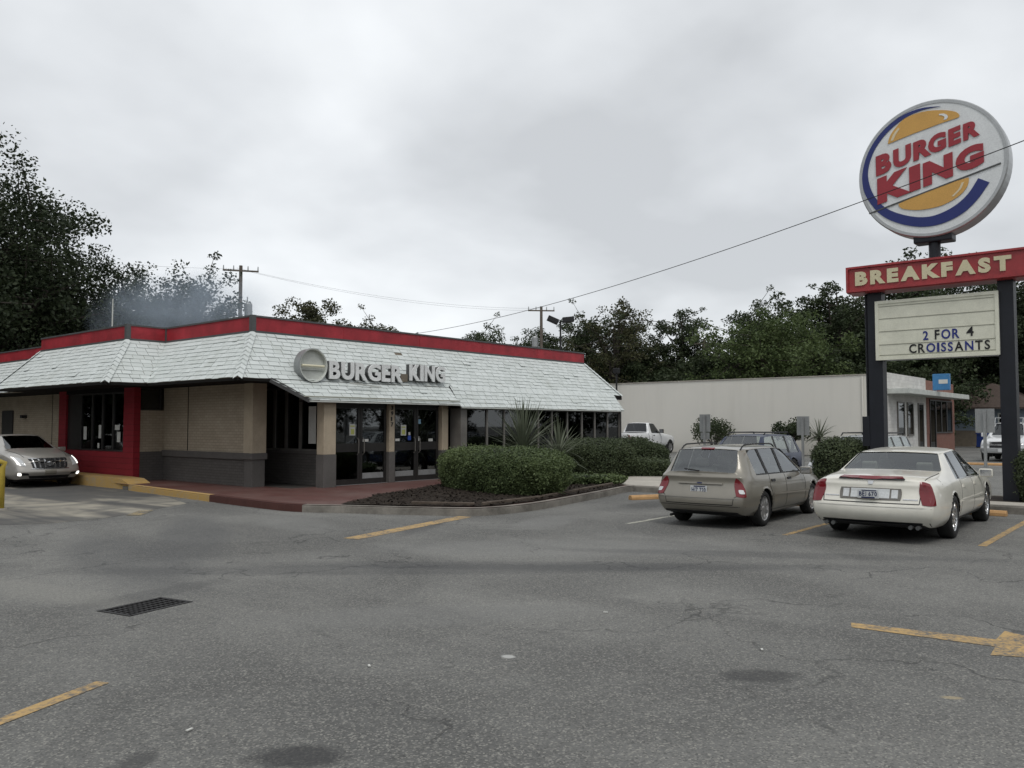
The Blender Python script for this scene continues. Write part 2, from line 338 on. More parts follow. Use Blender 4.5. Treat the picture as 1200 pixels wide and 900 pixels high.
# ------------------------------------------------------------------ mesh helpers
def tag(o, label=None, cat=None, group=None, kind=None):
    for k, v in (('label', label), ('category', cat), ('group', group), ('kind', kind)):
        if v: o[k] = v
    return o
def empty(name, loc, rz=0, label=None, cat=None, group=None):
    o = bpy.data.objects.new(name, None); COL.objects.link(o); o.location = loc; o.rotation_euler = (0, 0, rz)
    o.empty_display_size = .2
    return tag(o, label, cat, group)
def root_loc(p):
    v = Vector((0, 0, 0))
    while p is not None: v += p.location; p = p.parent
    return v
def mesh_obj(name, me, mat, parent=None):
    o = bpy.data.objects.new(name, me); COL.objects.link(o)
    if mat is not None and not me.materials: me.materials.append(MAT[mat] if isinstance(mat, str) else mat)
    if parent is not None: o.parent = parent
    return o
class MB:
    def __init__(s): s.v = []; s.f = []
    def add(s, vs_, fs):
        b = len(s.v); s.v += [tuple(q) for q in vs_]; s.f += [tuple(b+i for i in f_) for f_ in fs]; return s
    def box(s, x0, x1, y0, y1, z0, z1, M=None):
        vs_ = [Vector(q) for q in ((x0,y0,z0),(x1,y0,z0),(x1,y1,z0),(x0,y1,z0),(x0,y0,z1),(x1,y0,z1),(x1,y1,z1),(x0,y1,z1))]
        if M is not None: vs_ = [M @ q for q in vs_]
        return s.add(vs_, ((0,3,2,1),(4,5,6,7),(0,1,5,4),(1,2,6,5),(2,3,7,6),(3,0,4,7)))
    def quad(s, a, b, c, d): return s.add((a, b, c, d), ((0, 1, 2, 3),))
    def prism(s, poly, vec):
        n = len(poly); vec = Vector(vec); P = [Vector(q) for q in poly]
        return s.add(P + [q+vec for q in P], [tuple(range(n))[::-1], tuple(range(n, 2*n))] + [(i, (i+1) % n, n+(i+1) % n, n+i) for i in range(n)])
    def tube(s, pts, r, n=8, cap=True):
        P = [Vector(q) for q in pts]; b = len(s.v)
        for i, q in enumerate(P):
            d = (P[min(i+1, len(P)-1)]-P[max(i-1, 0)]).normalized()
            u = d.cross(Vector((0, 0, 1)) if abs(d.z) < .9 else Vector((1, 0, 0))).normalized(); w = d.cross(u)
            rr = r[i] if isinstance(r, (list, tuple)) else r
            for k in range(n):
                a = 2*math.pi*k/n; s.v.append(tuple(q + u*rr*math.cos(a) + w*rr*math.sin(a)))
        for i in range(len(P)-1):
            for k in range(n):
                s.f.append((b+i*n+k, b+i*n+(k+1) % n, b+(i+1)*n+(k+1) % n, b+(i+1)*n+k))
        if cap: s.f.append(tuple(range(b, b+n))[::-1]); s.f.append(tuple(range(b+(len(P)-1)*n, b+len(P)*n)))
        return s
    def lathe(s, prof, M, n=24):   # prof: (radius, along axis) about local Y
        b = len(s.v)
        for (r, y) in prof:
            for k in range(n):
                a = 2*math.pi*k/n; s.v.append(tuple(M @ Vector((r*math.cos(a), y, r*math.sin(a)))))
        for i in range(len(prof)-1):
            for k in range(n): s.f.append((b+i*n+k, b+i*n+(k+1) % n, b+(i+1)*n+(k+1) % n, b+(i+1)*n+k))
        return s
    def build(s, name, mat, parent=None, local=False, smooth=False, bevel=0):
        me = bpy.data.meshes.new(name)
        off = Vector((0, 0, 0)) if (local or parent is None) else root_loc(parent)
        me.from_pydata([tuple(Vector(q)-off) for q in s.v], [], s.f)
        bm = bmesh.new(); bm.from_mesh(me); bmesh.ops.recalc_face_normals(bm, faces=bm.faces)
        if bevel:
            bmesh.ops.bevel(bm, geom=[e_ for e_ in bm.edges if len(e_.link_faces) == 2 and e_.calc_face_angle(0) > .6], offset=bevel, segments=2, affect='EDGES', profile=.6)
        bm.to_mesh(me); bm.free()
        if smooth: me.polygons.foreach_set('use_smooth', [True]*len(me.polygons))
        me.update()
        return mesh_obj(name, me, mat, parent)
def box(name, mat, parent, x0, x1, y0, y1, z0, z1, bevel=0, M=None, local=False):
    return MB().box(x0, x1, y0, y1, z0, z1, M).build(name, mat, parent, local=local, bevel=bevel)
def fast_mesh(name, V, Q):
    me = bpy.data.meshes.new(name); V = np.asarray(V, np.float32); Q = np.asarray(Q, np.int32)
    me.vertices.add(len(V)); me.vertices.foreach_set('co', V.ravel())
    me.loops.add(Q.size); me.loops.foreach_set('vertex_index', Q.ravel())
    me.polygons.add(len(Q)); me.polygons.foreach_set('loop_start', np.arange(0, Q.size, Q.shape[1], dtype=np.int32))
    me.update(calc_edges=True); me.validate(); return me
_glyph = {}
def glyph(ch, offset):
    k = (ch, offset)
    if k not in _glyph:
        cu = bpy.data.curves.new('g', 'FONT'); cu.body = ch; cu.size = 1; cu.offset = offset; cu.resolution_u = 4
        ob = bpy.data.objects.new('g', cu); COL.objects.link(ob)
        dg = bpy.context.evaluated_depsgraph_get(); dg.update()
        me = bpy.data.meshes.new_from_object(ob.evaluated_get(dg))
        V = np.array([v.co[:2] for v in me.vertices]); F = [tuple(p.vertices) for p in me.polygons]
        bpy.data.objects.remove(ob); bpy.data.curves.remove(cu); bpy.data.meshes.remove(me)
        _glyph[k] = (V, F)
    return _glyph[k]
def gbox(ch, offset):
    V = glyph(ch, 0.0)[0]; return V.min(0)-offset, V.max(0)+offset
def letter_mesh(ch, offset, M, w, h, depth):
    """flat glyph fitted to w x h in local (u,v), extruded towards -depth along local third axis, M maps (u,v,n)"""
    V, F = glyph(ch, offset); mn, mx_ = gbox(ch, offset); s = np.array([w, h])/(mx_-mn)
    P = (V-mn)*s
    bm = bmesh.new(); vs_ = [bm.verts.new((p[0], p[1], 0)) for p in P]
    for f_ in F:
        try: bm.faces.new([vs_[i] for i in f_])
        except ValueError: pass
    bmesh.ops.remove_doubles(bm, verts=bm.verts, dist=1e-5)
    if depth:
        r = bmesh.ops.extrude_face_region(bm, geom=bm.faces[:])
        bmesh.ops.translate(bm, verts=[g for g in r['geom'] if isinstance(g, bmesh.types.BMVert)], vec=(0, 0, depth))
    bmesh.ops.recalc_face_normals(bm, faces=bm.faces)
    bmesh.ops.transform(bm, matrix=M, verts=bm.verts)
    me = bpy.data.meshes.new('letter'); bm.to_mesh(me); bm.free(); return me
def gw(ch, offset):
    a, b = gbox(ch, offset); d = b-a; return d[0]/d[1]
def put_word(word, u0, u1, v0, v1, place, mats, parent, offset=.03, depth=.02, gap=.16, name='letter', space=.6, local=False):
    """lay the letters of a word between u0 and u1 (heights v0..v1 may change along u); place(u,v)->Matrix"""
    ws = [space if c == ' ' else (gw(c, offset) if c not in 'I1' else max(.28, gw(c, offset))) for c in word]
    tot = sum(ws) + gap*(len(word)-1); sc_ = (u1-u0)/tot; u = u0; out_ = []
    for i, c in enumerate(word):
        w = ws[i]*sc_
        if c != ' ':
            M = place(u, v0)
            off = Vector((0, 0, 0)) if local else root_loc(parent)
            me = letter_mesh(c, offset, Matrix.Translation(-off) @ M, w, v1-v0, depth)
            o = mesh_obj(name, me, mats[i] if isinstance(mats, (list, tuple)) else mats, parent); out_.append(o)
        u += w + gap*sc_
    return out_

# ------------------------------------------------------------------ ground
GR = R(12); gc = Vector((3.985, 7.955)); gu = Vector((math.cos(GR), math.sin(GR))); gv = Vector((-gu.y, gu.x))
def gp(a, b, z=0): q = gc+gu*a+gv*b; return (q.x, q.y, z)
HW, HH = .33, .20
hole = [gp(-HW, -HH), gp(HW, -HH), gp(HW, HH), gp(-HW, HH)]
m = MB()
BIG = 600; outer = [(-BIG, -BIG, 0), (BIG, -BIG, 0), (BIG, BIG, 0), (-BIG, BIG, 0)]
near = [(-20, -20, 0), (60, -20, 0), (60, 60, 0), (-20, 60, 0)]
for i in range(4):
    j = (i+1) % 4; m.quad(near[i], near[j], hole[j], hole[i]); m.quad(outer[i], outer[j], near[j], near[i])
ground = tag(m.build('parking_lot', 'asphalt'), kind='structure')
m = MB().box(-HW+.03, HW-.03, -HH+.03, HH-.03, -.5, -.46, Matrix.Translation((gc.x, gc.y, 0)) @ Matrix.Rotation(GR, 4, 'Z'))
for i in range(4):
    j = (i+1) % 4; a, b = Vector(hole[i]), Vector(hole[j]); m.quad(a, b, b+Vector((0, 0, -.5)), a+Vector((0, 0, -.5)))
T = Matrix.Translation((gc.x, gc.y, 0)) @ Matrix.Rotation(GR, 4, 'Z')
gr = empty('storm_drain', (gc.x, gc.y, 0), 0, 'black iron storm drain grate sunk in the asphalt', 'drain')
m.build('pit_lining', 'pit', gr)
f_ = MB()
for a in ((-HW, HW, -HH-.03, -HH+.012), (-HW, HW, HH-.012, HH+.03), (-HW-.03, -HW+.012, -HH-.03, HH+.03), (HW-.012, HW+.03, -HH-.03, HH+.03)):
    f_.box(a[0], a[1], a[2], a[3], -.03, .006, T)
f_.build('grate_frame', 'iron', gr)
for i in range(1, 5):
    v = -HH + i*2*HH/5; box('bar', 'iron', gr, -HW, HW, v-.011, v+.011, -.035, .004, M=T)
for i in range(1, 12):
    u = -HW + i*2*HW/12; box('cross_bar', 'iron', gr, u-.007, u+.007, -HH, HH, -.034, .001, M=T)

def sheet(name, mat, pts, z=.004, **k):
    return MB().add([(x, y, z) for x, y in pts], [tuple(range(len(pts)))]).build(name, mat, **k)
def stripe(name, mat, a, b, w, z=.004):
    a, b = Vector(a), Vector(b); d = (b-a).normalized(); n = Vector((-d.y, d.x))*w/2
    return tag(sheet(name, mat, [a-n, b-n, b+n, a+n], z), kind='structure')
stripe('stall_line', 'yellow_paint', (1.0, 5.17), (2.64, 5.85), .11)
stripe('stall_line', 'yellow_paint', (8.33, 10.22), (11.75, 11.02), .30)
stripe('stall_line', 'white_faint', (12.73, 8.02), (18.3, 8.1), .10)
stripe('stall_line', 'yellow_paint', (13.05, 5.29), (18.3, 5.38), .10)
stripe('stall_line', 'yellow_paint', (13.7, 2.63), (18.6, 2.68), .11)
stripe('stall_line', 'yellow_faint', (13.7, -.1), (18.6, -.05), .11)
stripe('stall_line', 'yellow_faint', (7.75, 16.05), (8.35, 16.75), .28, .007)
for yy in (3.9, 6.6, 9.3, 12.0): stripe('stall_line', 'white_faint', (23, yy), (28, yy), .1)
for yy in range(14, 40, 3): stripe('stall_line', 'white_faint', (42.5, yy), (47.6, yy), .1)
tag(sheet('direction_arrow', 'yellow_paint', [(7.50, 2.46), (7.67, 2.52), (7.83, 1.42), (8.2, 1.42), (7.72, .45), (7.28, 1.36), (7.58, 1.38)]), kind='structure')
stripe('blue_marking', 'blue_paint', (22.3, .2), (22.3, 9.2), .28)

# drive-through apron
tag(sheet('drive_through_apron', 'apron', [(4.2, 17.2), (6.2, 15.9), (7.4, 16.1), (9.7, 17.6), (10.55, 20.6), (10.7, 22.4), (10.7, 46), (6.2, 46), (5.6, 21)], .003), kind='structure')

# red tile walk, kerb and planting bed
def smooth_line(P, n=6):
    out_ = []; P = [Vector(p) for p in P]
    for i in range(len(P)-1):
        p0, p1, p2, p3 = P[max(i-1, 0)], P[i], P[i+1], P[min(i+2, len(P)-1)]
        for k in range(n):
            t = k/n; out_.append(.5*((2*p1)+(p2-p0)*t+(2*p0-5*p1+4*p2-p3)*t*t+(3*p1-p0-3*p2+p3)*t**3))
    out_.append(P[-1]); return out_
KL = [(10.75, 23.7), (10.62, 22.3), (10.4, 19.5), (10.26, 17.63), (10.14, 15.6), (10.18, 14.3), (10.62, 13.4), (11.2, 12.2), (11.75, 11.2), (12.1, 10.88), (12.8, 10.72), (13.96, 10.78), (16.3, 11.25), (18.66, 11.78), (19.1, 11.72)]
kl = smooth_line(KL, 5)
MB().add([(p.x, p.y, .15) for p in kl] + [(19.1, 17.9, .15), (13, 20.7, .15), (12.4, 23.7, .15)], [tuple(range(len(kl)+3))]).build('tile_walk', 'tile_walk')['kind'] = 'structure'
def kerb(name, mat, path, w=.15, h=.155, z0=-.05):
    m = MB(); L = []; 
    for i, p in enumerate(path):
        d = (path[min(i+1, len(path)-1)]-path[max(i-1, 0)]).normalized(); n = Vector((-d.y, d.x)) # left of direction
        L.append([(p.x-n.x*.0, p.y-n.y*.0, z0), (p.x, p.y, h-.03), (p.x+n.x*.02, p.y+n.y*.02, h), (p.x+n.x*w, p.y+n.y*w, h), (p.x+n.x*w, p.y+n.y*w, z0)])
    b = 0; V = [q for l in L for q in l]; F = []
    for i in range(len(L)-1):
        for k in range(4): F.append((i*5+k, i*5+k+1, (i+1)*5+k+1, (i+1)*5+k))
    F += [(0, 1, 2, 3, 4), tuple((len(L)-1)*5+k for k in (4, 3, 2, 1, 0))]
    return tag(m.add(V, F).build(name, mat), kind='structure')
kerb('kerb', 'kerb_yellow', kl[5:16], h=.158)
kerb('kerb', 'red_tile', kl[15:27], h=.160)
kerb('kerb', 'concrete', kl[26:], h=.152)
bed = [(18.9, 12.0), (18.66, 11.95), (16.3, 11.42), (13.96, 10.95), (12.8, 10.89), (12.15, 11.05), (11.85, 11.4), (11.3, 12.35), (10.95, 13.05), (10.72, 13.5), (11.2, 13.75), (12.23, 14.29), (12.5, 14.6), (14.15, 15.15), (15.2, 15.6), (17.6, 16.55), (18.6, 17.2), (27.0, 17.2), (27.0, 16.9), (20.4, 16.4), (20.0, 13.4)]
tag(sheet('mulch_bed', 'mulch', bed, .172), kind='structure')
# loose mulch chips
rng = np.random.default_rng(5)
def in_poly(x, y, poly):
    c = False; n = len(poly); j = n-1
    for i in range(n):
        if (poly[i][1] > y) != (poly[j][1] > y) and x < (poly[j][0]-poly[i][0])*(y-poly[i][1])/(poly[j][1]-poly[i][1])+poly[i][0]: c = not c
        j = i
    return c
V, Q = [], []
while len(Q) < 4500:
    x, y = rng.uniform(11, 20), rng.uniform(10.8, 16.5)
    if not in_poly(x, y, bed): continue
    a = rng.uniform(0, 6.28); l, w = rng.uniform(.02, .06), rng.uniform(.008, .02); t = rng.normal(0, .25, 2); z = .178+rng.uniform(0, .02)
    b = len(V)
    for su, sv in ((-1, -1), (1, -1), (1, 1), (-1, 1)):
        V.append((x+su*l*math.cos(a)-sv*w*math.sin(a), y+su*l*math.sin(a)+sv*w*math.cos(a), z+su*l*t[0]+sv*w*t[1]))
    Q.append((b, b+1, b+2, b+3))
tag(mesh_obj('mulch_chips', fast_mesh('mulch_chips', V, Q), 'mulch'), 'dark brown bark chips strewn over the planting bed', 'mulch', kind='stuff')
def timber(a, b, label):
    a, b = Vector(a), Vector(b); d = (b-a); L = d.length
    M = Matrix.Translation((a.x, a.y, .172)) @ Matrix.Rotation(math.atan2(d.y, d.x), 4, 'Z')
    o = MB().box(0, L, -.04, .04, -.01, .055, M).build('landscape_timber', 'wood_edge', bevel=.015); tag(o, label, 'timber', 'edging timbers of the planting bed')
timber((12.35, 11.12), (14.3, 11.2), 'weathered edging timber along the bed in front of the clipped hedge')
timber((14.45, 11.25), (16.4, 11.72), 'weathered edging timber beside the right end of the clipped hedge')
timber((16.5, 11.75), (18.75, 12.28), 'weathered edging timber next to the low ground cover')
timber((12.2, 11.2), (11.6, 12.35), 'short edging timber at the tip of the planting bed')

# stepping-stone sized sidewalk and median with joints
m = MB()
SW = [(19.1, 11.72), (19.02, 2), (19.02, -14), (20.05, -14), (20.05, 11.0), (21.8, 11.0), (24, 12.2), (27.5, 13.6), (27.5, 15), (20.4, 14.9), (18.95, 13.0)]
MB().add([(x, y, .15) for x, y in SW], [tuple(range(len(SW)))]).build('sidewalk', 'concrete_pale')['kind'] = 'structure'
kerb('kerb', 'concrete', [Vector((19.0, y)) for y in (11.75, 8, 5, 2, -2, -14)][::1], w=.16, h=.157)
MB().box(20.05, 21.7, -14, 11.0, -.05, .14).build('planting_strip', 'mulch')['kind'] = 'structure'
kerb('kerb', 'concrete', [Vector((21.7, y)) for y in (-14, 2, 8, 11.0)], w=.16, h=.157)
MB().box(27.5, 28.0, 13.5, 40, -.05, .15).build('sidewalk', 'concrete')['kind'] = 'structure'

# ------------------------------------------------------------------ restaurant
rest = empty('restaurant_building', (19, 22, 0), 0, 'low tan brick restaurant with white shingled mansard roof and red fascia band', 'restaurant')
ZT, ZF, ZE = 4.53, 4.15, 2.88
# roof deck & core walls
MB().prism([(12.1, 18.8, 4.05), (26.55, 18.8, 4.05), (26.55, 45, 4.05), (12.1, 45, 4.05), (12.1, 28.9, 4.05), (10.97, 28.9, 4.05), (10.97, 23.2, 4.05), (12.1, 23.2, 4.05)], (0, 0, .1)).build('roof_deck', 'roof_flat', rest)
def fascia(a, b, nrm):   # panel with trims, a->b along wall, nrm outward
    a, b, nrm = Vector(a), Vector(b), Vector(nrm); d = b-a; L = d.length; d /= L
    M = Matrix(((d.x, nrm.x, 0, a.x), (d.y, nrm.y, 0, a.y), (0, 0, 1, 0), (0, 0, 0, 1)))
    p = MB().box(0, L, -.14, 0, ZF-.02, ZT-.02, M).build('fascia_panel', 'fascia_red', rest)
    MB().box(-.0, L, -.15, .025, ZT-.02, ZT+.025, M).build('coping', 'fascia_trim', p)
    MB().box(-.0, L, -.1, .022, ZF-.045, ZF+.012, M).build('drip_trim', 'fascia_trim', p)
    k = max(1, round(L/3.0))
    for i in range(1, k):
        MB().box(i*L/k-.006, i*L/k+.006, -.01, .006, ZF+.012, ZT-.02, M).build('panel_seam', 'fascia_red', p)
fascia((12.0, 18.71), (26.65, 18.71), (0, -1)); fascia((12.0, 23.1), (12.0, 18.85), (-1, 0)); fascia((10.87, 23.1), (11.98, 23.1), (0, -1))
fascia((10.87, 29.0), (10.87, 23.24), (-1, 0)); fascia((12.0, 45), (12.0, 29.0), (-1, 0)); fascia((26.65, 18.85), (26.65, 45), (1, 0))
for (x, y) in ((12.0, 18.71), (12.0, 23.1), (10.87, 23.1)):
    box('corner_cap', 'fascia_trim', rest, x-.035, x+.09, y-.035, y+.09, ZF-.05, ZT+.03)
# mansard faces
def roof_face(name, fa, fb, ea, eb, skip=None, thick=.05, first=0):
    """quad: top edge fa-fb, eave ea-eb. Underlay board plus overlapping shingle tabs"""
    fa, fb, ea, eb = map(Vector, (fa, fb, ea, eb))
    n = (eb-ea).cross(fa-ea).normalized()
    if n.z < 0: n = -n
    m = MB().add([fa-n*.0, fb, eb, ea, fa-n*thick, fb-n*thick, eb-n*thick, ea-n*thick], ((0,1,2,3),(4,7,6,5),(0,4,5,1),(1,5,6,2),(2,6,7,3),(3,7,4,0)))
    base = m.build(name, 'underlay', rest)
    u = (eb-ea).normalized(); w = n.cross(u)
    if w.z < 0: w = -w
    H = (fa-ea).dot(w); rows = max(2, round(H/.145)); ex = H/rows
    rg = random.Random(hash(name) % 999 + rows); V = []; F = []
    ua, ub = (fa-ea).dot(u), (fb-ea).dot(u); ue = (eb-ea).dot(u)
    for r in range(rows):
        v0 = r*ex; v1 = min(H, v0+ex*1.25)
        lo0, hi0 = ua*v0/H, ue+(ub-ue)*v0/H; lo1, hi1 = ua*v1/H, ue+(ub-ue)*v1/H; lo, hi = min(lo0, lo1), max(hi0, hi1)
        x = lo - rg.random()*.3
        while x < hi:
            wd = rg.uniform(.24, .34); a, b = max(lo, x), min(hi, x+wd-.012); x += wd
            a0_, b0_ = min(max(a, lo0), hi0), min(max(b, lo0), hi0); a1_, b1_ = min(max(a, lo1), hi1), min(max(b, lo1), hi1)
            if b0_-a0_ + b1_-a1_ < .03: continue
            c = ea+u*((a+b)/2)+w*((v0+v1)/2)
            if skip and skip(c): continue
            j = rg.uniform(-.010, .007); l0 = .020+rg.uniform(-.005, .008); l1 = .004
            if rg.random() < .012: l0 += .02; j -= .02
            def P(uu, vv, h): q = ea+u*uu+w*vv+n*h; return tuple(q)
            i0 = len(V); dj = rg.uniform(-.006, .006)
            V += [P(a0_, v0+j, l0), P(b0_, v0+j+dj, l0), P(b1_, v1, l1), P(a1_, v1, l1), P(a0_, v0+j, l0-.016), P(b0_, v0+j+dj, l0-.016)]
            F += [(i0, i0+1, i0+2, i0+3), (i0, i0+4, i0+5, i0+1), (i0, i0+3, i0+4), (i0+1, i0+5, i0+2)]
    off = root_loc(base); me = bpy.data.meshes.new('shingles'); me.from_pydata([tuple(Vector(q)-off) for q in V], [], F); me.update()
    tag(mesh_obj('shingles', me, 'shingle', base), kind='stuff')
    return base
D = 1.04
def bare(c): return (23.3 < c.x < 24.75 and 2.97 < c.z < 3.06) or (16.75 < c.x < 16.95 and 3.78 < c.z < 3.9)
roof_face('front_roof_slope', (12.0, 18.71, ZF-.03), (26.65, 18.71, ZF-.03), (12.0-D, 18.71-D, ZE), (26.65+D, 18.71-D, ZE), bare)
roof_face('side_roof_slope', (12.0, 23.1, ZF-.03), (12.0, 18.71, ZF-.03), (12.0-D, 23.1-D, ZE), (12.0-D, 18.71-D, ZE))
roof_face('bay_roof_slope', (10.87, 23.1, ZF-.03), (12.0, 23.1, ZF-.03), (10.87-D, 23.1-D, ZE), (12.0-D, 23.1-D, ZE))
roof_face('bay_roof_slope', (10.87, 29.0, ZF-.03), (10.87, 23.1, ZF-.03), (10.87-D, 29.0+D, ZE), (10.87-D, 23.1-D, ZE))
roof_face('bay_roof_slope', (12.0, 29.0, ZF-.03), (10.87, 29.0, ZF-.03), (12.0-D, 29.0+D, ZE), (10.87-D, 29.0+D, ZE))
roof_face('side_roof_slope', (12.0, 45, ZF-.03), (12.0, 29, ZF-.03), (12.0-D, 45, ZE), (12.0-D, 29+D, ZE))
roof_face('side_roof_slope', (26.65, 45, ZF-.03), (26.65, 18.71, ZF-.03), (26.65+D, 45, ZE), (26.65+D, 18.71-D, ZE))
roof_face('dining_roof_extension', (18.11, 17.66, ZE+.03), (27.09, 17.66, ZE+.03), (18.11, 17.18, 2.29), (27.09, 17.18, 2.29), bare, .04)
roof_face('entrance_roof_extension', (11.85, 17.66, ZE-.01), (18.09, 17.66, ZE-.01), (12.72, 17.21, 2.36), (18.09, 17.21, 2.36), None, .04)
MB().prism([(12.6, 17.235, 2.44), (18.09, 17.235, 2.44), (18.09, 17.20, 2.445), (12.5, 17.20, 2.445)], (0, -.006, .03)).build('flashing_strip', 'stained_trim', rest)
MB().prism([(12.68, 17.20, 2.325), (18.1, 17.20, 2.325), (18.1, 17.20, 2.36), (12.68, 17.20, 2.36)], (0, .04, 0)).build('eave_trim', 'white_trim', rest)
MB().prism([(18.13, 17.16, 2.25), (27.09, 17.16, 2.25), (27.09, 17.16, 2.285), (18.13, 17.16, 2.285)], (0, .04, 0)).build('eave_trim', 'white_trim', rest)
# left cheek boards of the roof extensions
MB().prism([(18.085, 17.66, ZE-.05), (18.085, 17.15, 2.24), (18.085, 17.19, 2.30), (18.085, 17.66, ZE+.06)], (.03, 0, 0)).build('barge_board', 'frame_dark', rest)
MB().prism([(11.80, 17.665, ZE-.07), (11.87, 17.655, ZE+.03), (12.74, 17.195, 2.385), (12.66, 17.20, 2.30)], (.035, .03, .01)).build('barge_board', 'frame_dark', rest)
# hip caps
def hip(a, b):
    a, b = Vector(a), Vector(b); L = (b-a).length; k = int(L/.17); d = (b-a)/k
    m = MB()
    for i in range(k):
        p0, p1 = a+d*i, a+d*(i+1.2)
        s_ = Vector((d.y, -d.x, 0)).normalized()*.11; up = Vector((0, 0, .055)); dn = Vector((0, 0, -.055))
        m.add([p0+up*.8, p0+s_+dn*.6, p1+s_+dn*.2, p1+up*1.2, p0-s_+dn*.6, p1-s_+dn*.2], ((0,1,2,3),(0,3,5,4)))
    tag(m.build('hip_cap', 'shingle', rest), kind='stuff')
hip((12.0, 18.71, ZF-.03), (12-D, 18.71-D, ZE)); hip((10.87, 23.1, ZF-.03), (10.87-D, 23.1-D, ZE)); hip((26.65, 18.71, ZF-.03), (26.65+D, 18.71-D, ZE)); hip((10.87, 29, ZF-.03), (10.87-D, 29+D, ZE))
# soffits
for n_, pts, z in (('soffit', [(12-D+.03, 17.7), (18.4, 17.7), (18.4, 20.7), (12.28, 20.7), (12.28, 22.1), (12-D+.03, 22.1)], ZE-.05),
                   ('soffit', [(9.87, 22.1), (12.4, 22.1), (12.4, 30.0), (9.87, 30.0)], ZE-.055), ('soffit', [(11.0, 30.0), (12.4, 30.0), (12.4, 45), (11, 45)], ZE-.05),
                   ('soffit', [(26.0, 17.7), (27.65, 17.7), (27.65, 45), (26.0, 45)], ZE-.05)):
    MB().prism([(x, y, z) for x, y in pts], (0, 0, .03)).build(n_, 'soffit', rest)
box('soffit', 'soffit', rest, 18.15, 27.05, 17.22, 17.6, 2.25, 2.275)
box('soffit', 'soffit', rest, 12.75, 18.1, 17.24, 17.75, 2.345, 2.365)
box('eave_board', 'soffit', rest, 12-D-.01, 11.9, 17.655, 17.685, ZE-.075, ZE-.02)
box('eave_board', 'soffit', rest, 12-D-.012, 12-D+.02, 17.69, 22.03, ZE-.075, ZE-.02)
box('eave_board', 'soffit', rest, 9.81, 10.93, 22.05, 22.08, ZE-.08, ZE-.02)
box('eave_board', 'soffit', rest, 9.81, 9.84, 22.09, 30.0, ZE-.08, ZE-.02)
box('eave_board', 'soffit', rest, 27.1, 27.69, 17.655, 17.685, ZE-.16, ZE-.02)
# walls
def wall(x0, x1, y0, y1, top=2.85, split=1.01, base=.0):
    box('brick_wall', 'tan_brick', rest, x0, x1, y0, y1, split, top)
    box('lower_wall', 'dark_brick', rest, x0-.004, x1+.004, y0-.004, y1+.004, base, split)
wall(12.28, 12.6, 19.35, 23.7)
box('ledge', 'dark_paint', rest, 12.22, 12.3, 19.3, 23.69, .85, 1.02)
box('pilaster', 'tan_paint', rest, 12.2, 12.62, 18.95, 19.35, 1.02, 2.85, .01)
box('pilaster_base', 'dark_paint', rest, 12.22, 12.6, 18.97, 19.33, .1, .86, .01)
box('pilaster_cap', 'dark_paint', rest, 12.17, 12.64, 18.92, 19.37, .86, 1.02, .01)
box('control_joint', 'soffit', rest, 12.272, 12.29, 22.28, 22.31, 1.03, 2.85)
wall(12.6, 13.7, 20.9, 21.1)
# entrance side wall (faces -X) with windows
box('lower_wall', 'dark_brick', rest, 13.66, 13.86, 17.9, 20.9, .1, .98)
box('window_sill', 'dark_paint', rest, 13.62, 13.88, 17.88, 20.9, .98, 1.05)
def window(parent, plane, c, a0, a1, z0, z1, fr=.05, dep=.07, mat='frame_dark', gl='glass_shop', sgn=-1):
    """plane 'X' (wall at x=c) or 'Y'; one framed pane"""
    m = MB()
    def bx(a_, b_, za, zb, d0, d1):
        if plane == 'X': m.box(c+d0, c+d1, a_, b_, za, zb)
        else: m.box(a_, b_, c+d0, c+d1, za, zb)
    bx(a0, a1, z0, z0+fr, 0, dep); bx(a0, a1, z1-fr, z1, 0, dep); bx(a0, a0+fr, z0+fr, z1-fr, 0, dep); bx(a1-fr, a1, z0+fr, z1-fr, 0, dep)
    w = m.build('window', mat, parent)
    m = MB()
    bx(a0+fr, a1-fr, z0+fr, z1-fr, dep*.45, dep*.45+.012); m.build('pane', gl, w)
    return w
for a0, a1 in ((17.9, 19.0), (19.0, 19.65), (19.65, 20.2), (20.2, 20.9)):
    window(rest, 'X', 13.70, a0, a1, 1.05, 2.78, .055, .07, 'frame_grey')
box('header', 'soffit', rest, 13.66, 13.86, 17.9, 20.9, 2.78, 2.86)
box('poster', 'paper', rest, 13.70, 13.706, 18.3, 18.62, 1.25, 2.25)
for x_, y_ in ((14.6, 20.2), (17.2, 20.4), (21.0, 21.0), (24.4, 21.0)): box('ceiling_light', 'lit', rest, x_-.6, x_+.6, y_-.14, y_+.14, 2.655, 2.679)
# entrance pilaster and columns
def column(x0, x1, y0, y1, top, split=.99):
    c = box('column', 'tan_paint', rest, x0, x1, y0, y1, split, top, .012)
    box('column_base', 'dark_paint', c, x0-.012, x1+.012, y0-.012, y1+.012, .1, split-.002, .012)
    return c
column(13.28, 13.66, 17.4, 17.7, 2.345)
c2 = column(15.68, 15.88, 17.62, 17.86, 2.345, 1.0)
column(17.74, 18.0, 17.6, 17.86, 2.345, 1.0)
box('jamb', 'frame_dark', rest, 13.66, 13.80, 17.66, 17.9, .1, 2.345)
for i, ch in enumerate('3917'):
    M = Matrix(((1, 0, 0, 15.735), (0, 0, -1, 17.618), (0, 1, 0, 2.17-.155*i), (0, 0, 0, 1)))
    me = letter_mesh(ch, .03, Matrix.Translation(-root_loc(c2)) @ M, .085 if ch != '1' else .045, .12, .008); mesh_obj('numeral', me, 'black', c2)
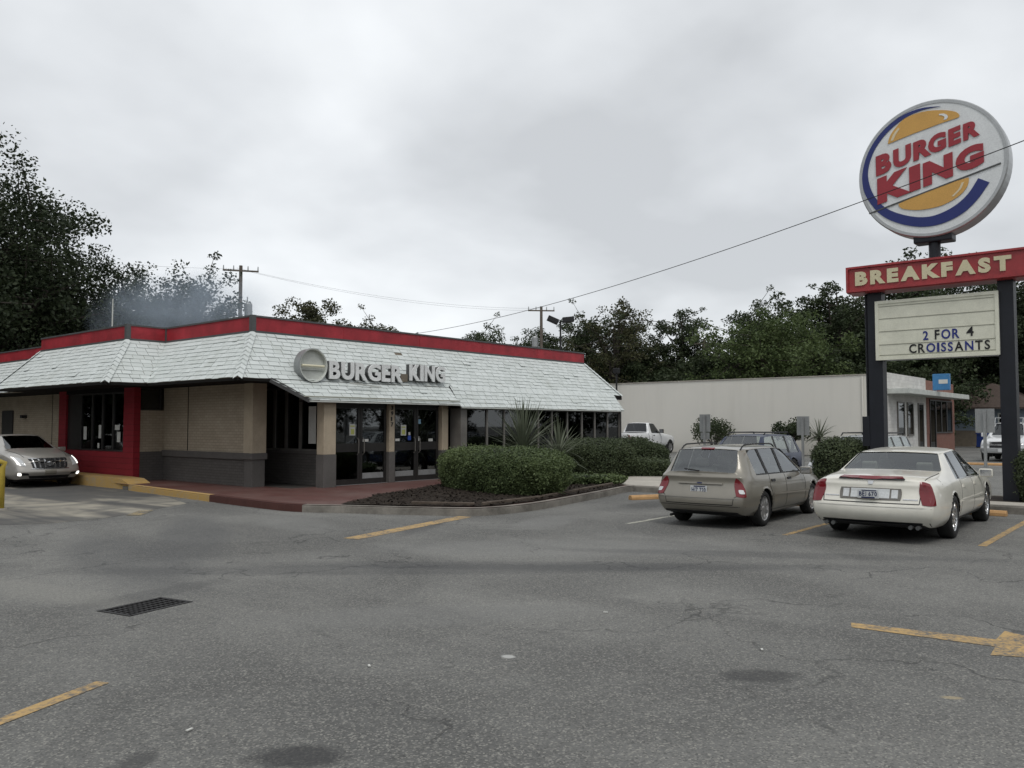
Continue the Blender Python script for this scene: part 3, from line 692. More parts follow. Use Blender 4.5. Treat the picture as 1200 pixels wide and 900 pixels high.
def door(x0, x1, kick, push):
    Y = 17.72; fr = .075
    m = MB(); m.box(x0, x0+fr, Y, Y+.06, .16, 2.28); m.box(x1-fr, x1, Y, Y+.06, .16, 2.28)
    m.box(x0+fr, x1-fr, Y, Y+.06, .16, .30); m.box(x0+fr, x1-fr, Y, Y+.06, 1.03, 1.26); m.box(x0+fr, x1-fr, Y, Y+.06, 2.19, 2.28)
    d = m.build('door', 'frame_dark', rest)
    box('pane', 'glass_shop', d, x0+fr, x1-fr, Y+.025, Y+.035, 1.26, 2.19)
    box('pane', 'glass_shop', d, x0+fr, x1-fr, Y+.025, Y+.035, .30, 1.03)
    if kick: box('kick_plate', 'galv', d, x0+fr+.02, x1-fr-.02, Y+.012, Y+.022, .30, .45)
    hx = x1-.09 if push > 0 else x0+.09
    m = MB().tube([(hx, Y-.0, .95), (hx, Y-.06, 1.0), (hx, Y-.06, 1.35), (hx, Y-.0, 1.4)], .014, 6); m.build('handle', 'frame_grey', d)
    return d
dr = [door(13.82, 14.72, 0, 1), door(14.73, 15.66, 1, -1), door(15.92, 16.8, 1, 1), door(16.81, 17.70, 1, -1)]
box('door_header', 'frame_dark', rest, 13.80, 15.68, 17.72, 17.80, 2.28, 2.345); box('door_header', 'frame_dark', rest, 15.88, 17.74, 17.72, 17.80, 2.28, 2.345)
box('threshold', 'galv', rest, 13.82, 17.7, 17.66, 17.82, .14, .158)
def notice(x, z, w, h, mat, par): return box('notice', mat, par, x-w/2, x+w/2, 17.735, 17.742, z-h/2, z+h/2)
q = notice(14.47, 1.62, .2, .30, 'paper', dr[0]); box('notice_print', 'paper_lime', q, 14.42, 14.53, 17.730, 17.7345, 1.5, 1.64); box('notice_print', 'paper_lime', q, 14.40, 14.55, 17.730, 17.7345, 1.70, 1.735)
q = notice(16.32, 1.60, .2, .30, 'paper', dr[2]); box('notice_print', 'paper_lime', q, 16.26, 16.38, 17.730, 17.7345, 1.48, 1.62); box('notice_print', 'paper_lime', q, 16.25, 16.39, 17.730, 17.7345, 1.67, 1.705)
for x, z, w, h, mt, d in ((14.93, 1.33, .2, .07, 'paper', 1), (16.08, 1.33, .18, .07, 'paper', 2), (16.55, 1.50, .07, .08, 'paper', 2), (16.55, 1.38, .12, .13, 'sticker_blue', 2), (16.9, 1.85, .2, .13, 'paper_blue', 3), (16.88, 1.35, .13, .13, 'paper', 3), (17.4, 1.31, .17, .08, 'paper', 3)):
    notice(x, z, w, h, mt, dr[d])
window(rest, 'Y', 17.74, 18.0, 18.5, .15, 2.3, .06)
# dining room window wall
box('dining_base_wall', 'dark_brick', rest, 18.23, 27.08, 17.34, 17.5, .05, .55)
box('dining_post', 'frame_grey', rest, 18.23, 18.5, 17.30, 17.74, .1, 2.27)
xs = [18.5, 19.46, 20.28, 21.18, 22.04, 22.79, 23.68, 24.56, 25.37, 26.21, 27.02]
for a, b in zip(xs, xs[1:]): window(rest, 'Y', 17.33, a, b, .55, 2.25, .035, .08, 'frame_grey')
box('corner_post', 'frame_dark', rest, 27.02, 27.10, 17.3, 17.6, .05, 2.25)
box('side_wall', 'tan_brick', rest, 26.9, 27.05, 17.6, 45, .0, 2.85)
# interior seen through the glass
box('interior_floor', 'interior_dark', rest, 12.65, 26.9, 17.9, 26, .1, .152)
box('interior_wall', 'interior', rest, 12.65, 26.9, 24.5, 24.6, .15, 2.83)
box('interior_ceiling', 'interior', rest, 13.9, 26.9, 17.85, 24.5, 2.68, 2.72)
box('interior_partition', 'interior_gold', rest, 14.9, 15.4, 19.0, 19.05, .15, 1.0); box('interior_partition', 'interior_gold', rest, 16.0, 17.7, 18.9, 18.95, .15, 1.05)
for x0, x1, y, z0, z1, mt in ((24.7, 25.15, 18.6, .3, 1.95, 'tan_paint'), (25.45, 26.0, 18.5, .3, 1.95, 'tan_paint'), (26.3, 26.9, 18.5, .3, 2.0, 'tan_paint'), (20.35, 21.1, 18.4, .9, 2.3, 'interior'),
                              (21.3, 22.0, 18.3, 1.9, 2.3, 'fascia_red'), (22.8, 23.6, 18.3, 1.95, 2.3, 'fascia_red'), (24.5, 26.9, 18.35, 2.0, 2.3, 'fascia_red'), (22.9, 23.4, 18.6, 1.2, 1.75, 'paper'), (22.1, 22.6, 18.4, 1.5, 2.2, 'sticker_blue')):
    box('interior_panel', mt, rest, x0, x1, y, y+.05, z0, z1)
for i in range(6):
    x = 18.9+i*1.4; m = MB(); m.box(x, x+.1, 18.1, 19.2, .15, 1.15); m.box(x+.1, x+.5, 18.1, 19.2, .15, .6); m.build('booth', 'interior_dark', rest, bevel=.03)
    m = MB(); m.box(x+.7, x+1.25, 18.1, 19.2, .86, .9); m.box(x+.95, x+1.0, 18.6, 18.7, .15, .86); m.build('booth_table', 'interior', rest)
# drive-through bay
box('bay_wall', 'red_siding', rest, 11.36, 11.55, 23.62, 24.25, .0, 2.84)
box('bay_wall', 'red_siding', rest, 11.362, 11.55, 24.25, 28.2, .0, .97)
box('bay_wall', 'red_siding', rest, 11.36, 11.55, 28.2, 28.75, .0, 2.84)
box('bay_header', 'soffit', rest, 11.36, 11.55, 24.25, 28.2, 2.72, 2.84)
for a0, a1 in ((24.25, 25.0), (25.0, 25.7), (25.7, 26.4), (26.4, 27.2)): window(rest, 'X', 11.40, a0, a1, .97, 2.72, .05)
box('bay_door', 'frame_dark', rest, 11.42, 11.5, 27.2, 28.2, .97, 2.72)
box('bay_wall', 'tan_brick', rest, 11.40, 12.28, 23.66, 23.8, .98, 2.17)
box('bay_lower_wall', 'dark_brick', rest, 11.40, 12.28, 23.64, 23.8, .0, .98)
window(rest, 'Y', 23.66, 11.46, 12.2, 2.17, 2.83, .04)
box('bay_floor', 'interior_dark', rest, 11.6, 12.6, 23.8, 28.7, .1, .15); box('bay_back_wall', 'interior_dark', rest, 13.2, 13.3, 23.8, 28.7, .15, 2.82)
for y_, z0, z1, w in ((24.5, 1.25, 1.55, .2), (25.75, 1.35, 1.75, .16), (25.85, 1.05, 1.2, .12), (26.75, 1.3, 1.7, .2), (24.55, 1.6, 1.75, .3)):
    box('notice', 'paper', rest, 11.392, 11.398, y_, y_+w, z0, z1)
box('side_wall', 'tan_brick', rest, 12.28, 12.5, 28.75, 45, .0, 2.84)
box('side_door', 'frame_dark', rest, 12.24, 12.3, 35.2, 36.3, .1, 2.3); box('wall_lamp', 'black', rest, 12.1, 12.28, 33.9, 34.1, 2.0, 2.12)
box('control_joint', 'soffit', rest, 12.272, 12.29, 31.6, 31.63, 0, 2.84)
box('rear_wall', 'tan_brick', rest, 12.5, 26.9, 44.8, 45, 0, 4.1)
m = MB().box(11.37, 11.352, 24.7, 24.72, .3, .34); 
# rooftop equipment
def roof_unit(x0, x1, y0, y1, h, label, mat='galv'):
    r = empty('rooftop_unit', ((x0+x1)/2, (y0+y1)/2, 4.15), 0, label, 'roof unit')
    box('housing', mat, r, x0, x1, y0, y1, 4.25, 4.15+h, .02); box('curb', 'roof_flat', r, x0+.05, x1-.05, y0+.05, y1-.05, 4.15, 4.25)
    box('lid', 'fascia_trim', r, x0-.06, x1+.06, y0-.06, y1+.06, 4.15+h, 4.2+h)
    for i in range(5): box('louvre', 'fascia_trim', r, x0+.1, x1-.1, y0-.02, y0, 4.35+i*(h-.3)/5, 4.35+i*(h-.3)/5+.04)
roof_unit(22.0, 24.0, 23.2, 25.2, .95, 'grey air handling box with a flat lid on the restaurant roof', 'sign_back')
roof_unit(23.9, 24.4, 22.3, 22.7, .75, 'small pale vent box beside the air handler on the restaurant roof', 'white_trim')
r = empty('pipe_frame', (19.5, 23, 4.15), 0, 'thin steel pipe frame standing on the restaurant roof', 'pipe frame')
box('mount_plate', 'galv', r, 18.4, 20.2, 22.95, 23.05, 4.15, 4.18)
MB().tube([(18.5, 23, 4.16), (18.5, 23, 5.0)], .025, 6).build('post', 'galv', r); MB().tube([(20.1, 23, 4.16), (20.1, 23, 5.0)], .025, 6).build('post', 'galv', r); MB().tube([(18.4, 23, 4.92), (20.2, 23, 4.92)], .022, 6).build('rail', 'galv', r)
m = MB().tube([(12.85, 28.4, 4.15), (12.83, 28.35, 6.0)], [.03, .02], 8); a_ = m.build('roof_antenna', 'white_trim'); tag(a_, 'slim white whip antenna rising above the red fascia', 'antenna')

# wall sign: letters and the empty round can
ws = empty('wall_sign_letters', (15.7, 17.6, 2.95), 0, 'pale grey channel letters spelling two words above the entrance', 'sign')
RW = box('raceway', 'fascia_trim', ws, 13.6, 17.8, 17.72, 17.95, 3.02, 3.14)
def pw(u, v): return Matrix(((1, 0, 0, u), (0, 0, 1, 17.585), (0, 1, 0, v), (0, 0, 0, 1)))
MAT['letter_face'] = plain('letter_face', (.80, .81, .80), .45, var=.1)
for word, u0, u1, z0 in (('BURGER', 13.58, 16.12, 2.95), ('KING', 16.42, 17.86, 3.02)):
    for o in put_word(word, u0, u1, z0, z0+.47, pw, 'letter_face', ws, .035, .035, .10):
        bb = [v.co for v in o.data.vertices]
    for o in put_word(word, u0, u1, z0, z0+.47, lambda u, v: Matrix(((1, 0, 0, u), (0, 0, 1, 17.622), (0, 1, 0, v), (0, 0, 0, 1))), 'fascia_trim', ws, .028, .13, .11, 'letter_return'): pass
box('missing_letter_board', 'interior', ws, 16.14, 16.4, 17.66, 17.68, 2.98, 3.2)
box('bracket', 'fascia_trim', ws, 13.0, 13.14, 17.8, 18.15, 3.2, 3.32)
cs = empty('round_sign_can', (13.07, 17.5, 3.26), 0, 'round empty sign can with a bare fluorescent tube beside the wall letters', 'sign')
Mc = Matrix.Translation((13.07, 17.68, 3.27))
MB().lathe([(.0, .0), (.40, .0), (.40, -.10), (.43, -.11)], Mc, 36).build('sign_can', 'white_trim', cs, smooth=False); MB().lathe([(.432, -.105), (.432, .0), (.43, .15)], Mc, 36).build('can_side', 'sign_back', cs)
MB().tube([(12.73, 17.60, 3.26), (13.41, 17.60, 3.26)], .032, 10).build('lamp_tube', 'tube', cs)
box('ballast', 'white_trim', cs, 12.72, 13.42, 17.64, 17.675, 3.15, 3.2)
box('loose_board', 'white_trim', rest, 14.1, 15.2, 17.40, 17.43, 2.80, 2.84, M=Matrix.Translation((14.6, 17.4, 2.8)) @ Matrix.Rotation(R(4), 4, 'Y') @ Matrix.Translation((-14.6, -17.4, -2.8)))

# drive-through kerb island and hoop guard
isl = MB()
prof = [(22.35, .02), (22.55, .16), (22.9, .27), (23.6, .29), (30, .29)]
for (y0, h0), (y1, h1) in zip(prof, prof[1:]):
    isl.add([(10.72, y0, 0), (11.34, y0, 0), (11.34, y0, h0), (10.72, y0, h0), (10.72, y1, 0), (11.34, y1, 0), (11.34, y1, h1), (10.72, y1, h1)], ((2,3,7,6), (3,0,4,7), (1,2,6,5)))
tag(isl.build('kerb_island', 'kerb_yellow'), kind='structure')
box('kerb_island_end', 'concrete', None, 10.70, 11.345, 22.3, 22.85, -.02, .10, .05)['kind'] = 'structure'
hg = empty('hoop_guard', (6.5, 19.3, 0), 0, 'yellow steel hoop guard at the mouth of the drive-through lane', 'guard rail')
MB().tube([(6.54, 19.28, -.02), (6.54, 19.28, .86), (6.58, 19.27, .96), (6.48, 19.31, 1.0), (5.4, 19.75, 1.0), (5.3, 19.79, .96), (5.26, 19.81, .86), (5.26, 19.81, -.02)], .055, 12).build('hoop', 'yellow_steel', hg, smooth=True)
MB().lathe([(.001, .03), (.11, .03), (.12, 0)], Matrix.Translation((6.54, 19.28, 0)) @ Matrix.Rotation(R(90), 4, 'X'), 14).build('footing', 'concrete', hg)
MB().lathe([(.001, .03), (.11, .03), (.12, 0)], Matrix.Translation((5.26, 19.81, 0)) @ Matrix.Rotation(R(90), 4, 'X'), 14).build('footing', 'concrete', hg)
#@@PART2
# ------------------------------------------------------------------ pylon sign
XS = 20.45
py = empty('pylon_sign', (XS, 4.6, 0), 0, 'tall roadside sign on two dark posts carrying round emblem, red banner and letter board', 'sign')
def on_sign(Y, Z): return Y*XS/20.0, 1.75+(Z-1.75)*XS/20.0    # measured on the plane x = 20, kept in proportion
KS = XS/20.0
def bxs(name, mat, par, x0, x1, ya, yb, za, zb, bevel=0):
    y0, z0 = on_sign(ya, za); y1, z1 = on_sign(yb, zb); return box(name, mat, par, x0, x1, min(y0, y1), max(y0, y1), z0, z1, bevel)
box('post', 'navy', py, XS-.0, XS+.30, 5.88, 6.2, 0, on_sign(0, 4.82)[1])
box('post', 'navy', py, XS-.0, XS+.34, 3.2, 3.50, 0, on_sign(0, 4.82)[1])
MB().tube([(XS+.1, 6.26, .1), (XS+.1, 6.26, 4.85)], .03, 8).build('conduit', 'navy', py)
box('switch_box', 'navy', py, XS-.02, XS+.2, 6.2, 6.36, 1.25, 1.95, .01)
b = MB()
bn = bxs('banner_box', 'sign_red', py, XS-.22, XS+.42, 6.46, 2.45, 4.79, 5.41, .03)
y0, z0 = on_sign(6.40, 4.86); y1, z1 = on_sign(2.52, 5.35)
fr = MB()
for (ya, yb, za, zb) in ((y0, y1, z0-.05, z0), (y0, y1, z1, z1+.045), (y0+.05, y0, z0-.05, z1+.045), (y1, y1-.05, z0-.05, z1+.045)): fr.box(XS-.27, XS-.2, min(ya, yb), max(ya, yb), za, zb)
fr.build('banner_frame', 'sign_red', bn)
def ps(u, v): y, z = on_sign(-u, v); return Matrix(((0, 0, 1, XS-.245), (-1, 0, 0, y), (0, 1, 0, z), (0, 0, 0, 1)))
def word_s(word, ya, yb, za, zb, mats, par, off=.03, dep=.03, gap=.16, x=XS-.245, name='letter'):
    Y0, Z0 = on_sign(ya, za); Y1, Z1 = on_sign(yb, zb)
    return put_word(word, -Y0, -Y1, Z0, Z1, lambda u, v: Matrix(((0, 0, 1, x), (-1, 0, 0, -u), (0, 1, 0, v), (0, 0, 0, 1))), mats, par, off, dep, gap, name)
word_s('BREAKFAST', 6.25, 3.11, 4.95, 5.27, 'cream_letter', bn, .062, .05, .17)
# letter board
lb = bxs('letter_board', 'can_silver', py, XS-.06, XS+.3, 5.87, 3.39, 3.22, 4.57, .015)
bxs('board_face', 'cream', lb, XS-.078, XS-.05, 5.82, 3.44, 3.28, 4.52)
m = MB()
fr = MB()
for (ya, yb, za, zb) in ((5.87, 3.39, 3.22, 3.29), (5.87, 3.39, 4.50, 4.57), (5.87, 5.80, 3.29, 4.5), (3.46, 3.39, 3.29, 4.5)):
    Y0, Z0 = on_sign(ya, za); Y1, Z1 = on_sign(yb, zb); fr.box(XS-.10, XS-.052, min(Y0, Y1), max(Y0, Y1), Z0, Z1)
fr.build('board_frame', 'cream', lb)
for z in (4.44, 4.16, 3.87, 3.57, 3.33): bxs('letter_track', 'track', lb, XS-.088, XS-.076, 5.79, 3.47, z-.005, z+.005)
K, B = 'black', 'letter_blue'
xl = XS-.088
word_s('2', 4.87, 4.76, 3.62, 3.82, B, lb, .02, .006, x=xl); word_s('FOR', 4.63, 4.15, 3.62, 3.83, [K, B, B], lb, .02, .006, .2, xl); word_s('4', 4.01, 3.87, 3.65, 3.85, K, lb, .02, .006, x=xl)
word_s('CROISSANTS', 5.16, 3.57, 3.345, 3.545, [K, K, B, B, B, B, K, B, K, K], lb, .02, .006, .2, xl)
# round emblem
cy, cz = 4.63*KS, 1.75+(7.40-1.75)*KS; RR = 1.52*KS; XE = XS-.16
em_ = empty('round_emblem', (0, 0, 0)); em_.parent = py; em_.location = (0, 0, 0)
em_.name = 'round_emblem'
Me = Matrix.Translation((XE, cy, cz)) @ Matrix.Rotation(R(-90), 4, 'Z')      # lathe axis local Y -> world +X
can = MB().lathe([(.001, .52), (RR*.96, .52), (RR, .46), (RR, .03), (RR*.985, 0), (RR*.945, 0), (RR*.945, .02)], Me, 72).build('emblem_can', 'can_silver', em_, smooth=False)
face = MB().lathe([(RR*.946, .012), (.001, .012)], Me, 72).build('emblem_face', 'sign_white', em_)
def epoly(name, mat, pts, dx):
    P = [(XE-dx, cy-u*KS, cz+v*KS) for u, v in pts]
    bm = bmesh.new(); vs_ = [bm.verts.new(p) for p in P]; f_ = bm.faces.new(vs_); r_ = bmesh.ops.triangulate(bm, faces=[f_])
    r2 = bmesh.ops.extrude_face_region(bm, geom=bm.faces[:]); bmesh.ops.translate(bm, verts=[g for g in r2['geom'] if isinstance(g, bmesh.types.BMVert)], vec=(.01, 0, 0))
    bmesh.ops.recalc_face_normals(bm, faces=bm.faces)
    off = root_loc(em_); bmesh.ops.translate(bm, verts=bm.verts, vec=-off)
    me = bpy.data.meshes.new(name); bm.to_mesh(me); bm.free(); return mesh_obj(name, me, mat, em_)
def sm2(P, n=5): return [(q.x, q.y) for q in smooth_line(P, n)]
co = sm2([(.25,1.33),(-.16,1.385),(-.6,1.29),(-1.01,1.01),(-1.29,.63),(-1.43,.17),(-1.41,-.23),(-1.26,-.58),(-1.01,-.9),(-.65,-1.13),(-.22,-1.27),(.19,-1.27),(.6,-1.12),(.9,-.87),(1.15,-.53)])
ci = sm2([(.94,-.40),(.74,-.70),(.47,-.92),(.13,-1.05),(-.18,-1.06),(-.54,-.955),(-.89,-.76),(-1.14,-.48),(-1.28,-.13),(-1.3,.23),(-1.16,.64),(-.89,.98),(-.52,1.23),(-.13,1.335),(.25,1.33)])
cres = MB(); cr_i = ci[::-1]
for i in range(len(co)-1):
    q = [(XE-.004, cy-u*KS, cz+v*KS) for u, v in (co[i], co[i+1], cr_i[i+1], cr_i[i])]; cres.prism(q, (.01, 0, 0))
cres.build('blue_crescent', 'logo_blue', em_)
bt = sm2([(-.86,.73),(-.83,.86),(-.73,1.02),(-.49,1.23),(-.1,1.295),(.28,1.235),(.53,1.14),(.61,1.05),(.6,1.0)], 4) + [(.24,.95),(-.32,.85)]
epoly('bun', 'logo_orange', bt, .006)
sh_o = [(.22, 1.165), (.31, 1.148), (.375, 1.105), (.39, 1.05), (.36, 1.01)]; sh_i = [(.21, 1.135), (.27, 1.12), (.315, 1.085), (.325, 1.05), (.30, 1.012)]; shn = MB()
for k_ in range(4): shn.prism([(XE-.016, cy-u*KS, cz+v*KS) for u, v in (sh_o[k_], sh_o[k_+1], sh_i[k_+1], sh_i[k_])], (.008, 0, 0))
shn.build('bun_shine', 'sign_white', em_)
epoly('bun_shine', 'logo_pale', sm2([(-.80,.78),(-.74,.92),(-.63,1.05)], 3)+sm2([(-.60,1.02),(-.69,.90),(-.74,.79)], 3), .012)
bb_ = sm2([(.76,-.35),(.755,-.45),(.70,-.58),(.54,-.73),(.2,-.87),(-.22,-.89),(-.54,-.82),(-.65,-.74),(-.66,-.68)], 4) + [(-.35,-.58),(.24,-.42)]
epoly('bun', 'logo_orange', bb_, .006)
epoly('bun_shine', 'logo_pale', sm2([(.62,-.44),(.56,-.57),(.42,-.70)], 3)+sm2([(.46,-.71),(.60,-.58),(.67,-.43)], 3), .012)
def eword(word, u0, u1, va, vb, ha, hb, off, gap, kern={}):
    """letters climbing along a tilted base line; heights change from ha to hb"""
    ws_ = [gw(c, off) if c != 'I' else .34 for c in word]; hs = [ha+(hb-ha)*i/(len(word)-1) for i in range(len(word))]
    tot = sum(w*h for w, h in zip(ws_, hs)) + gap*(len(word)-1) + sum(kern.get(a+b_, 0) for a, b_ in zip(word, word[1:])); s = (u1-u0)/tot; u = u0; sl = (vb-va)/(u1-u0)
    for c, w, h, nx in zip(word, ws_, hs, word[1:]+' '):
        wd = w*h*s; v = va+sl*(u-u0)
        M = Matrix(((0, 0, 1, XE-.012), (-KS, 0, 0, cy-u*KS), (KS*sl, KS, 0, cz+v*KS), (0, 0, 0, 1)))
        me = letter_mesh(c, off, Matrix.Translation(-root_loc(em_)) @ M, wd, h, .012); mesh_obj('letter', me, 'logo_red', em_)
        u += wd+(gap+kern.get(c+nx, 0))*s
eword('BURGER', -1.13, .97, .03, .52, .46, .37, .06, .045, {'RG': -.075, 'UR': .0})
eword('KING', -1.11, 1.06, -.63, -.12, .60, .50, .07, .045)
# panel seam and neck
sm = MB(); a = Vector((XE-.012, cy+1.30*KS, cz-.80*KS)); b_ = Vector((XE-.012, cy-1.37*KS, cz-.16*KS)); d = (b_-a).normalized(); n_ = Vector((0, -d.z, d.y))*.014
sm.prism([a-n_, b_-n_, b_+n_, a+n_], (.02, 0, 0)).build('panel_seam', 'fascia_trim', em_)
zb = cz-RR
MB().tube([(XS+.1, cy-.0, on_sign(0, 5.38)[1]-.1), (XS+.1, cy, zb+.12)], .125, 16).build('neck', 'navy', py, smooth=False)
box('neck_bracket', 'navy', py, XS-.1, XS+.32, cy-.40, cy+.40, zb-.10, zb+.14, .03)

# ------------------------------------------------------------------ cars
def copy_net(st):
    return st
def make_car(name, label, cat, loc, rz, S, group=None, zs=1.0):
    root = empty(name, loc, rz, label, cat, group)
    st = S['st']; nk = len(st)
    def pts(k):
        x0, xb, xt, hw, zb, zbelt, zt, tw = st[k][:8]; xc = st[k][8] if len(st[k]) > 8 else 0
        ins = st[k][9] if len(st[k]) > 9 else .09
        P = [(x0, 0, zb), (x0, hw*.86, zb), (x0, hw*.975, zb+.11), (x0*.6+xb*.4, hw, zb+.45*(zbelt-zb)), (x0*.25+xb*.75, hw*.985, zb+.82*(zbelt-zb)),
             (xb, hw*.925, zbelt), (xt, tw, zt-.045), (xt, tw-ins, zt-.012), (xt+xc, 0, zt+.015)]
        for t, dx in S.get('dx', {}).get(k, {}).items():
            P[t] = (P[t][0]+dx, P[t][1], P[t][2])
        return P
    net = [pts(k) for k in range(nk)]
    bm = bmesh.new(); rings = []
    for P in net:
        r = [bm.verts.new((x, y, z*zs)) for x, y, z in P] + [bm.verts.new((x, -y, z*zs)) for x, y, z in P[7:0:-1]]
        rings.append(r)
    tags = S['tags']; names = ['body', 'underbody'] + sorted(set(tags.values())); idx = {n: i for i, n in enumerate(names)}
    winids = {}; seq = [('body', None), ('underbody', None)]
    cr = bm.edges.layers.float.new('crease_edge')
    def tagid(k, t, side):
        n = tags.get((k, t))
        if t == 0: n = 'underbody'
        if n is None: return 0
        if n == 'underbody': return 1
        key = (n, k if n.startswith(('side', 'pillar')) else 0, side if n.startswith(('side', 'pillar')) else 0)
        if key not in winids: winids[key] = len(seq); seq.append((n, key))
        return winids[key]
    for k in range(nk-1):
        for t in range(16):
            tt, side = (t, 1) if t < 8 else (15-t, -1)
            f = bm.faces.new((rings[k][t], rings[k][(t+1) % 16], rings[k+1][(t+1) % 16], rings[k+1][t]))
            f.material_index = tagid(k, tt, side)
    for k in (0, nk-1):
        r = rings[k]; mir = lambda t: r[t] if t in (0, 8) else r[16-t]
        for t in range(0, 8):
            vs_ = [r[t], r[t+1], mir(t+1), mir(t)]
            vv = []
            for v in vs_:
                if v not in vv: vv.append(v)
            f = bm.faces.new(vv); f.material_index = 1 if t == 0 else 0
    bmesh.ops.recalc_face_normals(bm, faces=bm.faces)
    for e_ in bm.edges:
        lf = e_.link_faces
        if len(lf) == 2 and lf[0].material_index != lf[1].material_index: e_[cr] = .93
    for k, c in S.get('ring_crease', {0: .72, nk-1: .5}).items():
        for i in range(16):
            e_ = bm.edges.get((rings[k][i], rings[k][(i+1) % 16]))
            if e_: e_[cr] = max(e_[cr], c)
    for t, c in S.get('line_crease', {5: .5, 3: .2}).items():
        for k in range(nk-1):
            for tt in {t, (16-t) % 16}:
                e_ = bm.edges.get((rings[k][tt], rings[k+1][tt]))
                if e_: e_[cr] = max(e_[cr], c)
    cv = bm.verts.layers.float.new('crease_vert')
    for v_ in bm.verts:
        cnt = {}
        for f_ in v_.link_faces: cnt[f_.material_index] = cnt.get(f_.material_index, 0)+1
        if any(c == 1 for mi, c in cnt.items() if mi > 1): v_[cv] = .62
    me = bpy.data.meshes.new('net'); bm.to_mesh(me); bm.free()
    tmp = bpy.data.objects.new('tmp', me); COL.objects.link(tmp)
    for i in range(len(seq)): me.materials.append(None)
    md = tmp.modifiers.new('s', 'SUBSURF'); md.levels = 3; md.render_levels = 3
    dg = bpy.context.evaluated_depsgraph_get(); dg.update()
    ev = bpy.data.meshes.new_from_object(tmp.evaluated_get(dg)); bpy.data.objects.remove(tmp)
    n = len(ev.vertices); V = np.zeros(n*3); ev.vertices.foreach_get('co', V); V = V.reshape(-1, 3)
    NR = np.zeros(n*3); ev.vertices.foreach_get('normal', NR); NR = NR.reshape(-1, 3)
    F = [tuple(p.vertices) for p in ev.polygons]; MI = [p.material_index for p in ev.polygons]
    L = max(s[0] for s in st); Wm = max(s[3] for s in st); bul = S.get('bulge', (.06, .08))
    yy = 1-np.clip(np.abs(V[:, 1])/Wm, 0, 1)**2
    V[:, 0] += -bul[0]*yy*np.exp(-np.clip(V[:, 0], 0, 9)/.35) + bul[1]*yy*np.exp(-np.clip(L-V[:, 0], 0, 9)/.35)
    bpy.data.meshes.remove(ev)
    # full shell for projecting trim, before the arches are opened
    bvh = BVHTree.FromPolygons([Vector(v) for v in V], F)
    # wheel arches
    r_t = S['tyre']; ra = r_t*S.get('arch', 1.16)
    inside = np.zeros(n, bool)
    for ax in S['axles']:
        cz_ = r_t*1.0
        d = np.hypot(V[:, 0]-ax, V[:, 2]-cz_); far = np.abs(V[:, 1]) > Wm*.45
        near_ = (np.abs(d-ra) < .028) & far
        dd = np.maximum(d, 1e-6)
        V[near_, 0] = ax+(V[near_, 0]-ax)*ra/dd[near_]; V[near_, 2] = cz_+(V[near_, 2]-cz_)*ra/dd[near_]
        inside |= (d < ra+.004) & far
    parts = {}
    for f_, mi in zip(F, MI):
        if all(inside[i] for i in f_): continue
        parts.setdefault(mi, []).append(f_)
    body = None
    matmap = {'body': S['paint'], 'underbody': 'black', 'pillar': S.get('pillar', 'black')}
    for mi in sorted(parts):
        nm = seq[mi][0]; fs = parts[mi]; used = sorted({i for f_ in fs for i in f_}); rm = {o: i for i, o in enumerate(used)}
        P = V[used].copy()
        isg = nm not in ('body', 'underbody', 'pillar')
        if isg or nm == 'pillar': P -= NR[used]*(.010 if isg else .003)
        m_ = bpy.data.meshes.new(nm); m_.from_pydata(P.tolist(), [], [tuple(rm[i] for i in f_) for f_ in fs]); m_.update()
        m_.polygons.foreach_set('use_smooth', [True]*len(m_.polygons))
        o = mesh_obj({'side': 'side_window', 'rear': 'rear_window', 'front': 'windshield'}.get(nm, nm), m_, matmap.get(nm, S.get('glass', 'glass_car')), root)
        if nm == 'body': body = o
    # arch liners and lips
    for ax in S['axles']:
        for s_ in (1, -1):
            m_ = MB(); pr = [(ra+.015, -.02), (ra+.015, .42), (.02, .42)]
            M = Matrix.Translation((ax, s_*Wm*.93, r_t)) @ (Matrix.Rotation(R(180), 4, 'Z') if s_ > 0 else Matrix.Identity(4))
            nseg = 20; b0 = []
            for i in range(nseg+1):
                a = -.35+(math.pi+.7)*i/nseg
                b0.append([M @ Vector((r*math.cos(a), y, r*math.sin(a))) for r, y in pr])
            for i in range(nseg):
                for j in range(2): m_.quad(b0[i][j], b0[i][j+1], b0[i+1][j+1], b0[i+1][j])
            m_.build('wheel_liner', 'black', root, local=True)
            # wheel
            wy = s_*(Wm-.128); M = Matrix.Translation((ax, wy, r_t)) @ (Matrix.Rotation(R(180), 4, 'Z') if s_ < 0 else Matrix.Identity(4))
            w = S.get('tw', .1); ri = r_t*S.get('rim', .66)
            wh = empty('wheel', (0, 0, 0)); wh.parent = root
            MB().lathe([(ri, w*.9), (ri+.012, w), (r_t*.93, w*.98), (r_t, w*.72), (r_t, -w*.72), (r_t*.93, -w), (ri, -w)], M, 32).build('tyre', 'tyre', wh, local=True, smooth=True)
            rm_ = MB().lathe([(ri+.004, w*.93), (ri*.95, w*.80), (ri*.90, w*.35), (.02, w*.30)], M, 32)
            ns = S.get('spokes', 7)
            for i in range(ns):
                Ms = M @ Matrix.Rotation(2*math.pi*i/ns, 4, 'Y')
                rm_.add([Ms @ Vector(q) for q in ((.03, w*.75, -.028), (ri*.93, w*.80, -.019), (ri*.93, w*.80, .019), (.03, w*.75, .028), (.03, w*.3, -.034), (ri*.93, w*.35, -.026), (ri*.93, w*.35, .026), (.03, w*.3, .034))],
                        ((0, 1, 2, 3), (0, 4, 5, 1), (3, 2, 6, 7), (1, 5, 6, 2)))
            rm_.lathe([(ri*.24, w*.3), (ri*.23, w*.8), (.002, w*.86)], M, 16)
            rm_.build('rim', S.get('rimmat', 'alloy'), wh, local=True)
